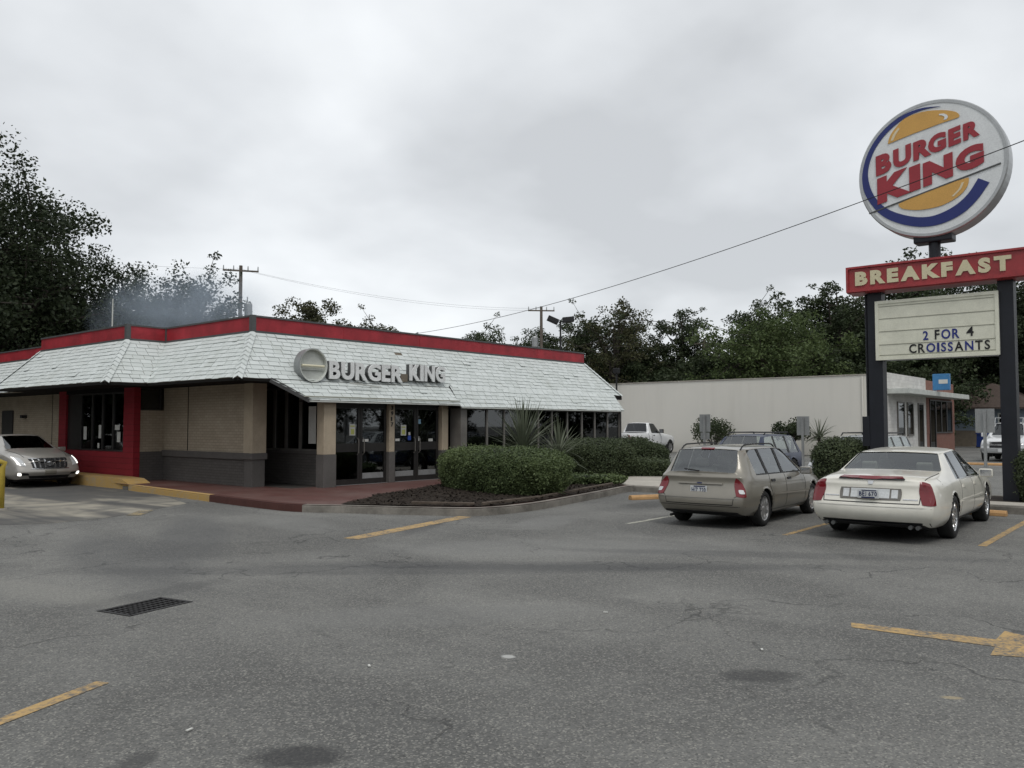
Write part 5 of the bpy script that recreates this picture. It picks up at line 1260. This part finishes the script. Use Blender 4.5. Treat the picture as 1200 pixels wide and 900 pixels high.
post_sign(20.15, 7.68, 1.96, 'grey sign seen from behind between blue car and dark bush')
post_sign(19.75, 3.68, 2.09, 'grey sign seen from behind beside the pearl white saloon', h=.5, w=.36)

# ------------------------------------------------------------------ pale commercial building
cb = empty('commercial_building', (58, 20, 0), 0, 'long pale rendered building with blank side wall and canopied brick front', 'building')
box('blank_wall', 'pale_wall', cb, 49, 49.4, 14.25, 46, 0, 4.58)
box('coping', 'concrete_pale', cb, 48.95, 49.5, 14.2, 46, 4.58, 4.63)
box('front_wall', 'white_brick', cb, 49.02, 57.6, 14.0, 14.25, 0, 4.7)
box('front_wall', 'red_brick', cb, 57.6, 65.0, 14.0, 14.25, 0, 1.2); box('front_wall', 'red_brick', cb, 57.6, 65.0, 14.0, 14.25, 3.4, 4.6); box('brick_pier', 'red_brick', cb, 64.2, 65.0, 13.98, 14.25, 1.2, 3.4); box('brick_pier', 'red_brick', cb, 57.6, 58.3, 13.98, 14.25, 1.2, 3.4)
box('roof', 'roof_flat', cb, 49.4, 65, 14.25, 46, 4.3, 4.45); box('side_wall', 'red_brick', cb, 64.8, 65, 14.25, 46, 0, 4.3)
box('canopy', 'white_trim', cb, 49.4, 64.2, 12.85, 14.0, 3.5, 3.8, .02)
for x0, x1, z0 in ((51.2, 52.6, 1.1), (53.2, 54.5, 1.1), (55.6, 56.8, .1)): window(cb, 'Y', 13.93, x0, x1, z0, 3.1, .09, .08, 'frame_grey', 'glass_dark')
for i in range(4): window(cb, 'Y', 13.93, 58.3+i*1.47, 58.3+(i+1)*1.47, 1.2 if i else .1, 3.4, .09, .08, 'frame_dark', 'glass_dark')
box('shop_floor', 'interior_dark', cb, 49.5, 64.7, 14.3, 19, .05, .1); box('shop_back_wall', 'interior_dark', cb, 49.5, 64.7, 19, 19.1, .1, 4.2)
MB().tube([(49.0, 15.2, 0), (49.0-.06, 15.2, .2), (48.94, 15.2, 4.5)], .05, 8).build('downpipe', 'pale_wall', cb)
bs = empty('roof_sign', (55.6, 12.6, 3.8), 0, 'small blue box sign standing on the canopy of the brick front', 'sign')
box('sign_box', 'sign_sky', bs, 55.5, 55.8, 12.15, 13.1, 3.86, 4.85, .03); box('sign_text', 'paper', bs, 55.485, 55.5, 12.25, 12.75, 4.25, 4.5)
for yy in (12.92, 13.02): box('bracket', 'galv', bs, 55.6, 55.7, yy, yy+.06, 3.8, 3.86)
# houses behind
hs = empty('house', (80, 12, 0), 0, 'small blue sided house with brown roof behind the brick shop', 'house')
box('wall', 'siding_blue', hs, 76, 86, 11, 17, 1.3, 3.2); box('lower_wall', 'interior', hs, 75.95, 86, 10.95, 17, 0, 1.3)
MB().add([(75.2, 10.2, 3.1), (86.8, 10.2, 3.1), (86.8, 17.8, 3.1), (75.2, 17.8, 3.1), (78.5, 14, 5.2), (83.5, 14, 5.2)], ((0, 1, 5, 4), (1, 2, 5), (2, 3, 4, 5), (3, 0, 4), (0, 3, 2, 1))).build('roof', 'roof_brown', hs)
box('gutter', 'roof_brown', hs, 75.1, 75.25, 10.2, 17.8, 3.02, 3.16); window(hs, 'X', 75.9, 12, 13.2, 1.5, 2.7, .1, .08, 'white_trim', 'glass_dark')
hs = empty('house', (100, 9, 0), 0, 'dark roofed house among the trees beyond the big white truck', 'house')
box('wall', 'interior', hs, 96, 108, 3, 14, 0, 3.4)
MB().add([(95, 2, 3.3), (109, 2, 3.3), (109, 15, 3.3), (95, 15, 3.3), (99, 8.5, 6.6), (105, 8.5, 6.6)], ((0, 1, 5, 4), (1, 2, 5), (2, 3, 4, 5), (3, 0, 4), (0, 3, 2, 1))).build('roof', 'roof_dark', hs)
box('chimney', 'red_brick', hs, 101, 101.8, 8, 8.8, 6.2, 7.4)
wb = empty('wheeled_bin', (72.5, 13.7, 0), 0, 'blue wheeled bin standing by the blue sided house', 'bin')
MB().prism([(72.20, 13.40, .08), (72.80, 13.40, .08), (72.90, 13.35, 1.05), (72.10, 13.35, 1.05)], (0, .65, 0)).build('tub', 'bin_blue', wb); box('lid', 'bin_blue', wb, 72.05, 72.95, 13.30, 14.08, 1.05, 1.12, .02)
for x in (72.25, 72.75): MB().lathe([(.001, -.03), (.1, -.03), (.1, .03), (.001, .03)], Matrix.Translation((x, 14.00, .1)) @ Matrix.Rotation(R(90), 4, 'Z'), 12).build('wheel', 'black', wb)

# ------------------------------------------------------------------ vegetation
def leaf_quads(C_, Nn, size, rg, asp=.6, updir=.35, flat=None):
    """C_ Nx3 centres -> verts, quads"""
    n = len(C_); d = rg.normal(size=(n, 3)); d[:, 2] = d[:, 2]*.7; d /= np.linalg.norm(d, axis=1, keepdims=True)
    e_ = rg.normal(size=(n, 3)); e_[:, 2] += updir
    if Nn is not None: e_ = e_*.55+Nn
    s_ = np.cross(d, e_); s_ /= np.linalg.norm(s_, axis=1, keepdims=True)+1e-9
    L_ = size*rg.uniform(.6, 1.35, (n, 1)); W_ = L_*asp
    V = np.stack([C_-d*L_*.5, C_+s_*W_*.5, C_+d*L_*.5, C_-s_*W_*.5], 1).reshape(-1, 3)
    return V, np.arange(4*n).reshape(n, 4)
def tree_meshes(seed, h, rx, base, nleaf, leaf, lobes=9, droop=0, open_=.0, flat=.8):
    rg = np.random.default_rng(seed); rn = random.Random(seed)
    tr = MB(); top = h*.62; bend = [rn.uniform(-.5, .5), rn.uniform(-.5, .5)]
    r0 = h*.022+.06
    path = [Vector((bend[0]*math.sin(t*2.2), bend[1]*math.sin(t*2.0), h*.80*t)) for t in (0, .15, .3, .45, .6, .8, 1.0)]
    tr.tube([path[0]+Vector((0, 0, -.1))]+path[1:], [r0*1.5, r0*1.1, r0, r0*.85, r0*.65, r0*.4, r0*.12], 8)
    clumps = []
    for i in range(lobes):
        a = 2.4*i+rn.uniform(-.4, .4); t = .22+.62*(i+.5)/lobes; k = min(5, int(t*6)); st_ = path[0].lerp(path[-1], t) if False else path[k]
        zc_ = base+(h-base)*(.18+.74*(i/(lobes-1 if lobes > 1 else 1))*rn.uniform(.8, 1.05)); prof_ = math.sin(math.pi*min(.97, max(.12, (zc_-base)/(h-base)*.86+.12)))
        rad = rx*prof_*rn.uniform(.55, .98)
        end = Vector((math.cos(a)*rad, math.sin(a)*rad, zc_))
        mid = st_.lerp(end, .5)+Vector((rn.uniform(-.3, .3), rn.uniform(-.3, .3), rn.uniform(.1, .6)))
        tr.tube([st_, st_.lerp(mid, .5), mid, mid.lerp(end, .6), end], [r0*.42, r0*.34, r0*.24, r0*.14, r0*.05], 5)
        nb = rn.randint(8, 11)
        for b_ in range(nb):
            f = rn.uniform(.35, 1.0); p0 = st_.lerp(mid, f*2) if f < .5 else mid.lerp(end, f*2-1)
            q = p0+Vector((rn.gauss(0, 1), rn.gauss(0, 1), rn.gauss(.25, .7)))*rx*.30
            tr.tube([p0, p0.lerp(q, .6), q], [r0*.12, r0*.08, r0*.03], 4)
            clumps.append((q, rx*rn.uniform(.08, .17))); clumps.append((p0.lerp(q, .5), rx*rn.uniform(.08, .15)))
        clumps.append((end, rx*rn.uniform(.10, .18)))
    for i in range(7): clumps.append((path[-1]+Vector((rn.gauss(0, .22)*rx, rn.gauss(0, .22)*rx, rn.uniform(0, .15)*h)), rx*rn.uniform(.10, .18)))
    w = np.array([c[1]**1.8 for c in clumps]); w /= w.sum(); which = rg.choice(len(clumps), nleaf, p=w)
    cc = np.array([tuple(c[0]) for c in clumps])[which]; cr_ = np.array([c[1] for c in clumps])[which][:, None]
    d = rg.normal(size=(nleaf, 3)); d /= np.linalg.norm(d, axis=1, keepdims=True); rad = rg.uniform(.0, 1, (nleaf, 1))**.45
    P = cc+d*rad*cr_*np.array([1.15, 1.15, flat]); P[:, 2] -= droop*rg.uniform(0, 1, nleaf)**2
    P[:, 2] = np.maximum(P[:, 2], .3)
    V, Q = leaf_quads(P, None, leaf, rg)
    return tr, fast_mesh('crown', V, Q)
tm = {}
def tree_kind(key, *a, **k):
    tr, cm = tree_meshes(*a, **k); me = bpy.data.meshes.new('trunk'); me.from_pydata([tuple(q) for q in tr.v], [], tr.f); me.update(); tm[key] = (me, cm)
tree_kind('oak', 11, 17, 9.0, 2.5, 105000, .18, lobes=26, droop=.4)
tree_kind('oak2', 23, 13, 6.6, 1.5, 55000, .18, lobes=20)
tree_kind('round', 31, 13, 5.2, 2.0, 34000, .22, lobes=18)
tree_kind('round2', 44, 13, 5.0, 1.2, 34000, .22, lobes=18)
tree_kind('bright', 91, 10, 5.6, 1.0, 34000, .22, lobes=20)
tree_kind('open', 52, 14, 4.6, 5.0, 7500, .24, lobes=12)
tree_kind('tall', 67, 14, 4.0, 2.0, 22000, .22, lobes=16)
tree_kind('scrub', 71, 6, 4.2, .3, 16000, .24, lobes=10, flat=1.0)
tree_kind('spray', 83, 11, 4.6, 2.5, 24000, .20, lobes=18)
def tree(kind, x, y, s, rz, leaf, label, group='trees behind the buildings', sz=None, name='tree'):
    o = empty(name, (x, y, 0), rz, label, 'tree', group); o.scale = (s, s, sz or s)
    t, c = tm[kind]
    for nm, me, mt in (('trunk', t, 'bark'), ('crown', c, leaf)):
        ob = bpy.data.objects.new(nm, me); COL.objects.link(ob); ob.parent = o
        if not me.materials: me.materials.append(MAT[mt])
        ob.material_slots[0].link = 'OBJECT'; ob.material_slots[0].material = MAT[mt]
    return o
LO = 'huge dark oak spreading over the left end of the restaurant roof'
tree('oak', 15.0, 54, 1.0, .4, 'oak_leaf', LO, sz=.98)
tree('oak2', 22.5, 49.5, .90, 1.3, 'oak_leaf', 'dark oak with ragged crown beside the smoke plume')
tree('spray', 28.5, 51, 1.06, 2.0, 'oak_leaf', 'dark tree with feathery upright branches behind the blue smoke')
tree('oak2', 15.3, 50, 1.2, 4.4, 'oak_leaf', 'dense dark oak filling the sky beside the huge spreading one')
tree('oak2', 17, 60, 1.0, 3.3, 'oak_leaf', 'dark oak standing behind the huge spreading oak')
tree('round', 25, 56, .75, 5.0, 'oak_leaf', 'low dark tree filling the gap behind the whip antenna')
tree('scrub', 19, 51.5, 1.25, 1.0, 'oak_leaf', 'dark undergrowth thicket below the huge oak'); tree('scrub', 27, 53, 1.1, 4.0, 'oak_leaf', 'dark undergrowth thicket below the feathery tree')
tree('round2', 43.5, 58, .95, .5, 'tree_leaf_o', 'olive tree top showing over the red fascia near the wall letters', sz=1.0)
tree('round', 48, 57, .86, 2.5, 'tree_leaf_o', 'smaller olive tree beside the one above the wall letters')
BT = [('round', 56.5, 50.5, .82, 'tree_leaf', 'low dark tree just right of the rooftop units'), ('round2', 60, 47, .84, 'tree_leaf', 'dense dark tree behind the utility pole with cross arm'), ('round', 61.5, 43, .90, 'tree_leaf', 'dense dark tree behind the floodlight pole'),
      ('open', 61, 40, .93, 'tree_leaf_o', 'airy olive tree with thin crown rising above its neighbours'), ('round2', 66, 41, .92, 'tree_leaf', 'dark bushy tree right of the airy olive tree'), ('tall', 68, 37.3, .92, 'tree_leaf', 'slender dark tree with a narrow top behind the pale wall'),
      ('round', 75, 38.5, .62, 'tree_leaf', 'dark tree behind the pole with transformer'), ('round', 70, 30.4, .95, 'tree_leaf', 'broad dark tree left of the bright green one'), ('bright', 62, 25.9, 1.02, 'tree_leaf_b', 'bright green tree in front of the dark wood behind the pale wall'),
      ('round2', 71, 27.5, 1.04, 'tree_leaf', 'tall dark tree behind the bright green one'), ('tall', 71.5, 24.2, 1.04, 'tree_leaf', 'tall dark tree left of the sign post'), ('round', 78, 20.5, 1.28, 'tree_leaf', 'big dark tree rising behind the red banner'),
      ('round2', 77, 25, 1.0, 'tree_leaf', 'dark tree deep in the wood behind the letter board'), ('round', 86, 15, 1.2, 'oak_leaf', 'dark tree above the blue sided house'), ('round2', 88, 10.5, 1.25, 'oak_leaf', 'dark tree above the dark roofed house'), ('oak2', 92, 17, 1.35, 'oak_leaf', 'very dark tree between the two houses'), ('round', 112, 12, 1.3, 'oak_leaf', 'dark tree far behind the dark roofed house'), ('round2', 108, 20, 1.3, 'oak_leaf', 'dark tree far behind the blue sided house'), ('round', 110, 4, 1.3, 'oak_leaf', 'dark tree far right of the dark roofed house')]
for i, (k, x, y, s, lf, lab) in enumerate(BT): tree(k, x, y, s, i*1.7, lf, lab)
for i, (x, y, s) in enumerate(((57, 46, 1.0), (62, 49, 1.05), (59, 42, 1.0), (63, 38, 1.15), (66, 44, 1.2), (65, 34.5, 1.2), (70, 35, 1.2), (64, 31, 1.2), (67, 27, 1.25), (66, 23, 1.25), (72, 21, 1.4), (53, 53, .9), (80, 24, 1.5), (90, 22, 1.5), (98, 14, 1.3), (96, 24, 1.5), (120, 15, 1.6), (118, 7, 1.6), (70, 17.5, 1.0))):
    tree('scrub', x, y, s, i*2.1, 'tree_leaf', 'dark understorey thicket in the wood behind the pale wall')
# clipped hedges
def hedge(name, label, cat, cx, cy_, lx, ly, h, rz, nleaf, leaf, mat, seed, z0=.15, pw_=4.5, group=None, wob=.05, base_in=.86, dome=.72):
    rg = np.random.default_rng(seed); rn = random.Random(seed)
    root = empty(name, (cx, cy_, z0), rz, label, cat, group)
    nu, nv = 48, 22; grid = []
    ph = [rn.uniform(0, 6.28) for _ in range(9)]
    def surf(th, v):   # v 0 bottom .. 1 top centre
        c, s_ = math.cos(th), math.sin(th); rr = (abs(c)**pw_+abs(s_)**pw_)**(-1/pw_)
        if v < .62: f = base_in+(1-base_in)*math.sin(min(1, v/.5)*math.pi/2); z = h*.60*(v/.62)
        else:
            q = (v-.62)/.38*math.pi/2; f = math.cos(q)**dome if v < 1 else 0; z = h*(.60+.40*math.sin(q))
        wv = 1+wob*(math.sin(3*th+ph[0])+.7*math.sin(5*th+ph[1]+4*v)+.6*math.sin(9*th+ph[2]-6*v)+.5*math.sin(14*th+ph[4]+9*v))
        return np.array([c*rr*f*lx/2*wv, s_*rr*f*ly/2*wv, z*(1+wob*.5*math.sin(4*th+ph[3])*v)])
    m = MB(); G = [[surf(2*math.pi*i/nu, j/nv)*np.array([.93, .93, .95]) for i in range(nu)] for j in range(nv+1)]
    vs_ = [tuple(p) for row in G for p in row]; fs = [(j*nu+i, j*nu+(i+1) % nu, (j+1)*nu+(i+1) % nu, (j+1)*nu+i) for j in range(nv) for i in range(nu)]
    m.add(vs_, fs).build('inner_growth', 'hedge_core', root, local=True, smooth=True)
    # leaves over the surface
    P = np.zeros((nleaf, 3)); NN = np.zeros((nleaf, 3)); TH = rg.uniform(0, 6.283, nleaf); VV = rg.uniform(0, 1, nleaf); VV = np.where(VV < .5, VV/.5*.62, .62+.38*(1-np.sqrt(1-(VV-.5)/.5)))
    gx = np.array([[surf(2*math.pi*i/96, j/60) for i in range(97)] for j in range(61)])
    i_ = TH/6.2832*96; j_ = VV*60; i0 = np.minimum(i_.astype(int), 95); j0 = np.minimum(j_.astype(int), 59); fi = (i_-i0)[:, None]; fj = (j_-j0)[:, None]
    P = (gx[j0, i0]*(1-fi)+gx[j0, i0+1]*fi)*(1-fj)+(gx[j0+1, i0]*(1-fi)+gx[j0+1, i0+1]*fi)*fj
    tu = gx[j0, i0+1]-gx[j0, i0]; tv = gx[j0+1, i0]-gx[j0, i0]; NN = np.cross(tu, tv); NN /= np.linalg.norm(NN, axis=1, keepdims=True)+1e-9
    sprig = rg.uniform(0, 1, (nleaf, 1)); P = P+NN*np.where(sprig > .97, rg.uniform(.02, .10, (nleaf, 1)), rg.normal(-.02, .022, (nleaf, 1)))+rg.normal(0, .012, (nleaf, 3))
    P[:, 2] = np.maximum(P[:, 2], .02)
    V, Q = leaf_quads(P, NN*.9, leaf, rg, .55, .2)
    o = mesh_obj('foliage', fast_mesh('foliage', V, Q), mat, root); o['kind'] = 'stuff'
    return root
hedge('clipped_hedge', 'clipped light green box hedge in the bark bed before the doors', 'hedge', 15.62, 13.45, 4.5, 2.0, 1.06, R(74), 60000, .05, 'box_leaf', 3, wob=.03, pw_=2.7, dome=.55)
hedge('clipped_shrub', 'broad rounded dark shrub below the dining room windows', 'shrub', 22.15, 15.1, 2.5, 2.2, 1.18, R(70), 22000, .06, 'box_leaf_d', 4, wob=.025, pw_=2.2, group='rounded shrubs below the dining windows')
hedge('clipped_shrub', 'rounded dark shrub squeezed between two larger ones by the dining room', 'shrub', 23.65, 14.7, 1.5, 1.5, 1.2, 0, 11000, .06, 'box_leaf_d', 5, wob=.025, pw_=2.0, group='rounded shrubs below the dining windows')
hedge('clipped_shrub', 'rounded dark shrub nearest the white pickup truck', 'shrub', 24.65, 14.65, 1.25, 1.25, 1.0, 0, 11000, .06, 'box_leaf_d', 6, wob=.025, pw_=2.0, group='rounded shrubs below the dining windows')
hedge('clipped_shrub', 'low front shrub before the rounded pair by the dining room', 'shrub', 23.1, 13.85, 1.6, .9, .55, R(-60), 11000, .06, 'box_leaf_d', 16, wob=.02, pw_=2.6, group='rounded shrubs below the dining windows')
hedge('ground_cover', 'low strip of fine green ground cover beside the clipped hedge', 'ground cover', 18.75, 13.0, .9, 1.9, .24, R(40), 7000, .07, 'box_leaf', 7, z0=.17, wob=.05, pw_=2.5)
hedge('dark_bush', 'dark round bush on the median between estate and saloon', 'bush', 20.85, 6.95, 1.2, 1.4, 1.30, 0, 12000, .06, 'box_leaf_d', 8, z0=.13, wob=.06, pw_=2.0)
hedge('clipped_hedge', 'square clipped dark hedge at the foot of the right sign post', 'hedge', 20.75, 2.2, 1.2, 2.1, 1.28, 0, 16000, .055, 'box_leaf_d', 9, z0=.13, wob=.025, pw_=5)
# sword-leaved plants, every blade its own part
def sword_mesh(l, w, droop, seed):
    n = 7; V = []; F = []
    for i in range(n+1):
        t = i/n; x = l*t*math.cos(droop*t*.5); z = -droop*l*.35*t*t; ww = w*(1-t)**.7*(.55+.45*min(1, t*5))
        V += [(x, -ww/2, z+ww*.25), (x, 0, z), (x, ww/2, z+ww*.25)]
    for i in range(n):
        for k in range(2): F.append((i*3+k, i*3+k+1, (i+1)*3+k+1, (i+1)*3+k))
    me = bpy.data.meshes.new('leaf'); me.from_pydata(V, [], F); me.update(); me.materials.append(MAT['yucca']); return me
def sword_plant(name, label, x, y, z0, hs_, l, w, n, seed, spread=1.0):
    rn = random.Random(seed); root = empty(name, (x, y, z0), 0, label, 'plant')
    kinds = [sword_mesh(l, w, d, 0) for d in (.1, .5, 1.0)]
    MB().tube([(0, 0, -.02), (.02, 0, hs_*.5), (0, .02, hs_)], [.12, .10, .07], 8).build('stem', 'bark', root, local=True)
    for i in range(n):
        el = rn.uniform(-12, 88); az = i*137.5+rn.uniform(-12, 12); k = kinds[0 if el > 55 else rn.choice((0, 1, 1)) if el > 15 else rn.choice((1, 2))]
        o = bpy.data.objects.new('leaf', k); COL.objects.link(o); o.parent = root
        o.location = (0, 0, hs_*rn.uniform(.75, 1.05)); o.rotation_euler = (rn.uniform(-.4, .4), -R(el), R(az)); s = rn.uniform(.75, 1.1); o.scale = (s, s, s)
ys = 'spiky sword-leaved plant rising behind the clipped hedge by the dining windows'
sword_plant('sword_leaf_plant', ys, 18.9, 15.45, .16, .95, 1.55, .06, 150, 2)
sword_plant('sword_leaf_plant', 'smaller spiky plant leaning at the foot of the taller one', 19.9, 14.9, .16, .75, 1.15, .055, 80, 5)
sword_plant('sword_leaf_plant', 'spiky palm like plant against the far pale wall by the sign post', 47.6, 17.2, 0, 1.1, 1.25, .08, 80, 9)
def leggy_shrub(label, x, y, z0, h, rr, seed):
    rn = random.Random(seed); rg = np.random.default_rng(seed); root = empty('leggy_shrub', (x, y, z0), 0, label, 'shrub', 'leggy shrubs at the pale wall'); C_ = []
    for i in range(6):
        a = i*1.05+rn.random(); q = Vector((math.cos(a)*rr*.6, math.sin(a)*rr*.6, h*rn.uniform(.6, .85)))
        MB().tube([(0.05*math.cos(a), .05*math.sin(a), -.02), (q.x*.3, q.y*.3, h*.35), tuple(q)], [.05, .035, .02], 6).build('stem', 'bark', root, local=True)
        d = rg.normal(size=(520, 3)); d /= np.linalg.norm(d, axis=1, keepdims=True); C_.append(np.array(tuple(q))+d*rg.uniform(0, 1, (520, 1))**.5*rr*.55)
    V, Q = leaf_quads(np.concatenate(C_), None, .13, rg)
    mesh_obj('foliage', fast_mesh('foliage', V, Q), 'tree_leaf', root)['kind'] = 'stuff'
leggy_shrub('dark leggy shrub against the pale wall behind the estate car roof', 47.4, 23.6, 0, 2.0, 1.35, 3)
leggy_shrub('dark leggy shrub against the pale wall left of the palm like plant', 47.0, 18.6, 0, 2.1, 1.0, 4)

# ------------------------------------------------------------------ poles, wires, lights
def utility_pole(x, y, h, label, arm=2.0, rz=0, cans=2, armz=.3, r0=.17, lean=0):
    p = empty('utility_pole', (x, y, 0), rz, label, 'pole', 'utility poles')
    MB().tube([(0, 0, -.1), (lean*.5, 0, h*.5), (lean, 0, h)], [r0, r0*.85, r0*.65], 10).build('shaft', 'wood_pole', p, local=True)
    MB().box(-.06+lean, .06+lean, -arm/2, arm/2, h-armz-.1, h-armz).build('cross_arm', 'wood_pole', p, local=True)
    for k in (-.48, -.2, .2, .48): MB().tube([(lean, arm*k, h-armz), (lean, arm*k, h-armz+.28)], [.045, .03], 6).build('insulator', 'galv', p, local=True)
    for i in range(cans):
        s_ = 1 if i == 0 else -1
        MB().lathe([(.001, .0), (.24, 0), (.26, .05), (.26, .8), (.2, .9), (.001, .9)], Matrix.Translation((lean, s_*.52, h-3.4)) @ Matrix.Rotation(R(90), 4, 'X'), 14).build('transformer', 'galv', p, local=True)
        MB().tube([(lean, s_*.45, h-2.5), (lean, s_*.45, h-2.1)], .04, 6).build('bushing', 'galv', p, local=True)
    return p
utility_pole(31.0, 49.8, 12.45, 'grey utility pole with two transformer cans beside the dark trees', 2.3, R(57), 2)
utility_pole(54.3, 42.4, 11.55, 'weathered utility pole with cross arm over the right end of the roof', 2.2, R(45), 1)
utility_pole(66.5, 33.9, 9.2, 'utility pole with transformer standing before the wood', 2.0, R(27), 2, .3, .15)
utility_pole(9.0, -14.5, 9.0, 'roadside utility pole carrying the long service wire', 2.0, 0, 0)
fl = empty('floodlight_pole', (44.6, 33.2, 0), 0, 'dark lighting pole with twin floodlight heads behind the restaurant', 'light pole')
MB().tube([(44.6, 33.2, 0), (44.6, 33.2, 8.7)], [.09, .06], 8).build('shaft', 'black', fl)
for s_, tl in ((1, 24), (-1, -6)):
    M = Matrix.Translation((44.6-s_*.35*.7, 33.2+s_*.45, 8.75)) @ Matrix.Rotation(R(-48), 4, 'Z') @ Matrix.Rotation(R(tl), 4, 'Y')
    MB().box(-.38, .38, -.28, .28, -.17, .17, M).build('lamp_head', 'black', fl, bevel=.03)
    MB().tube([(44.6, 33.2, 8.6), tuple(M @ Vector((0, 0, -.1)))], .03, 6).build('bracket', 'black', fl)
def wire(label, A, B, sag, r, t0=0, t1=1, n=40, name='overhead_wire'):
    A, B = Vector(A), Vector(B); P = []
    for i in range(n+1):
        t = t0+(t1-t0)*i/n; P.append(A.lerp(B, t)-Vector((0, 0, sag*4*t*(1-t)))) if 0 <= t <= 1 else P.append(A+(B-A)*t-Vector((0, 0, sag*4*t*(1-t))))
    return tag(MB().tube(P, r, 5).build(name, 'black'), label, 'wire', 'overhead wires')
A_, B_ = Vector((14.54, 1.012, 6.30)), Vector((23.48, 24.69, 5.475))
wire('long black service wire crossing in front of the round emblem', A_, B_, .45, .0085, -.655, 1, 70)
mast = empty('service_mast', (23.48, 24.75, 4.15), 0, 'thin service mast on the roof where the long wire ends', 'mast')
box('mount_plate', 'galv', mast, 23.38, 23.58, 25.25, 25.45, 4.15, 4.18); MB().tube([(23.48, 25.35, 4.16), (23.48, 25.35, 5.3), (23.48, 24.69, 5.5)], .03, 6).build('mast_pipe', 'galv', mast)
for k in (-.45, .45):
    wire('thin distribution wire running between the two roadside poles', (31.0+k, 49.8+k*.5, 12.2), (54.3+k, 42.4+k, 11.3), .7, .006)
wire('thin distribution wire leading off the first pole behind the oaks', (31.0, 49.8, 12.2), (5, 62, 13.0), .6, .006)
vp = empty('vent_mast', (48.6, 31.4, 0), 0, 'short dark vent mast rising behind the end of the roof', 'mast')
MB().tube([(48.6, 31.4, 0), (48.6, 31.4, 5.3)], .06, 8).build('pipe', 'black', vp); box('cap', 'black', vp, 48.45, 48.75, 31.2, 31.6, 5.3, 5.65, .03)

# ------------------------------------------------------------------ drifting kitchen smoke
t = NT('smoke'); tc_ = t.n('ShaderNodeTexCoord'); P_ = tc_.outputs['Object']
ln = t.n('ShaderNodeVectorMath', operation='LENGTH'); t.l(P_, ln.inputs[0])
nz = t.noise(t.pos(), .55, 4, .6, .6)
fall = t.math('SUBTRACT', 1.0, t.step(ln.outputs['Value'], .15, .98))
den = t.math('MULTIPLY', t.math('MULTIPLY', fall, t.step(nz, .33, .62)), .6)
vl = t.n('ShaderNodeVolumePrincipled'); vl.inputs['Color'].default_value = (.74, .86, 1.0, 1); t.l(den, vl.inputs['Density']); vl.inputs['Anisotropy'].default_value = .2
t.l(vl.outputs[0], t.o.inputs['Volume']); MAT['smoke'] = t.m
bm = bmesh.new(); bmesh.ops.create_icosphere(bm, subdivisions=3, radius=1); me = bpy.data.meshes.new('smoke'); bm.to_mesh(me); bm.free()
so = mesh_obj('kitchen_smoke', me, 'smoke'); so.location = (17.6, 32.4, 6.3); so.scale = (4.0, 2.6, 2.1); so.rotation_euler = (0, R(-8), R(-38)); tag(so, 'thin blue smoke drifting off the restaurant roof', 'smoke', kind='stuff')
ex = empty('exhaust_fan', (15.6, 31.5, 4.15), 0, 'low round exhaust fan on the restaurant roof under the smoke', 'exhaust fan')
MB().lathe([(.001, .45), (.25, .45), (.38, .30), (.38, .12), (.28, .05), (.28, 0)], Matrix.Translation((15.6, 31.5, 4.15)) @ Matrix.Rotation(R(90), 4, 'X'), 20).build('hood', 'galv', ex)
# litter on the asphalt
for x, y, a in ((2.55, 4.55, .3), (4.05, 4.75, 1.0), (6.6, 4.4, 2.0), (6.3, 2.75, .5)):
    M = Matrix.Translation((x, y, .006)) @ Matrix.Rotation(a, 4, 'Z'); o = MB().box(-.022, .022, -.008, .008, 0, .006, M).build('paper_scrap', 'paper'); tag(o, 'tiny white paper scrap lying on the open asphalt', 'litter', 'paper scraps on the asphalt')

# trees across the street behind the camera, what the glass and paint reflect
for i, (x, y, k, sc_) in enumerate(((34, -38, 'round', 1.0), (45, -33, 'round2', 1.1), (24, -44, 'tall', 1.0), (52, -24, 'round', 1.05), (14, -46, 'round2', 1.0), (4, -48, 'round', 1.0), (-8, -46, 'oak2', 1.0), (-22, -40, 'round2', 1.0), (-34, -28, 'round', 1.0), (-40, -12, 'oak2', 1.0), (-42, 4, 'round2', 1.05), (-38, 18, 'round', 1.1), (-32, 30, 'oak2', 1.1), (-25, 40, 'round2', 1.1), (-16, 50, 'round', 1.1), (60, -14, 'round2', 1.0), (-3, 49, 'oak2', 1.1), (-9, 44, 'oak2', 1.0), (1, 60, 'oak2', 1.2), (-6, 56, 'round', 1.2))):
    tree(k, x, y, sc_, i*1.3, 'tree_leaf', 'dark tree across the street facing the restaurant', 'trees across the street')
    tree('scrub', x+4, y+3, 1.1, i*2.3, 'tree_leaf', 'dark thicket across the street facing the restaurant', 'trees across the street')
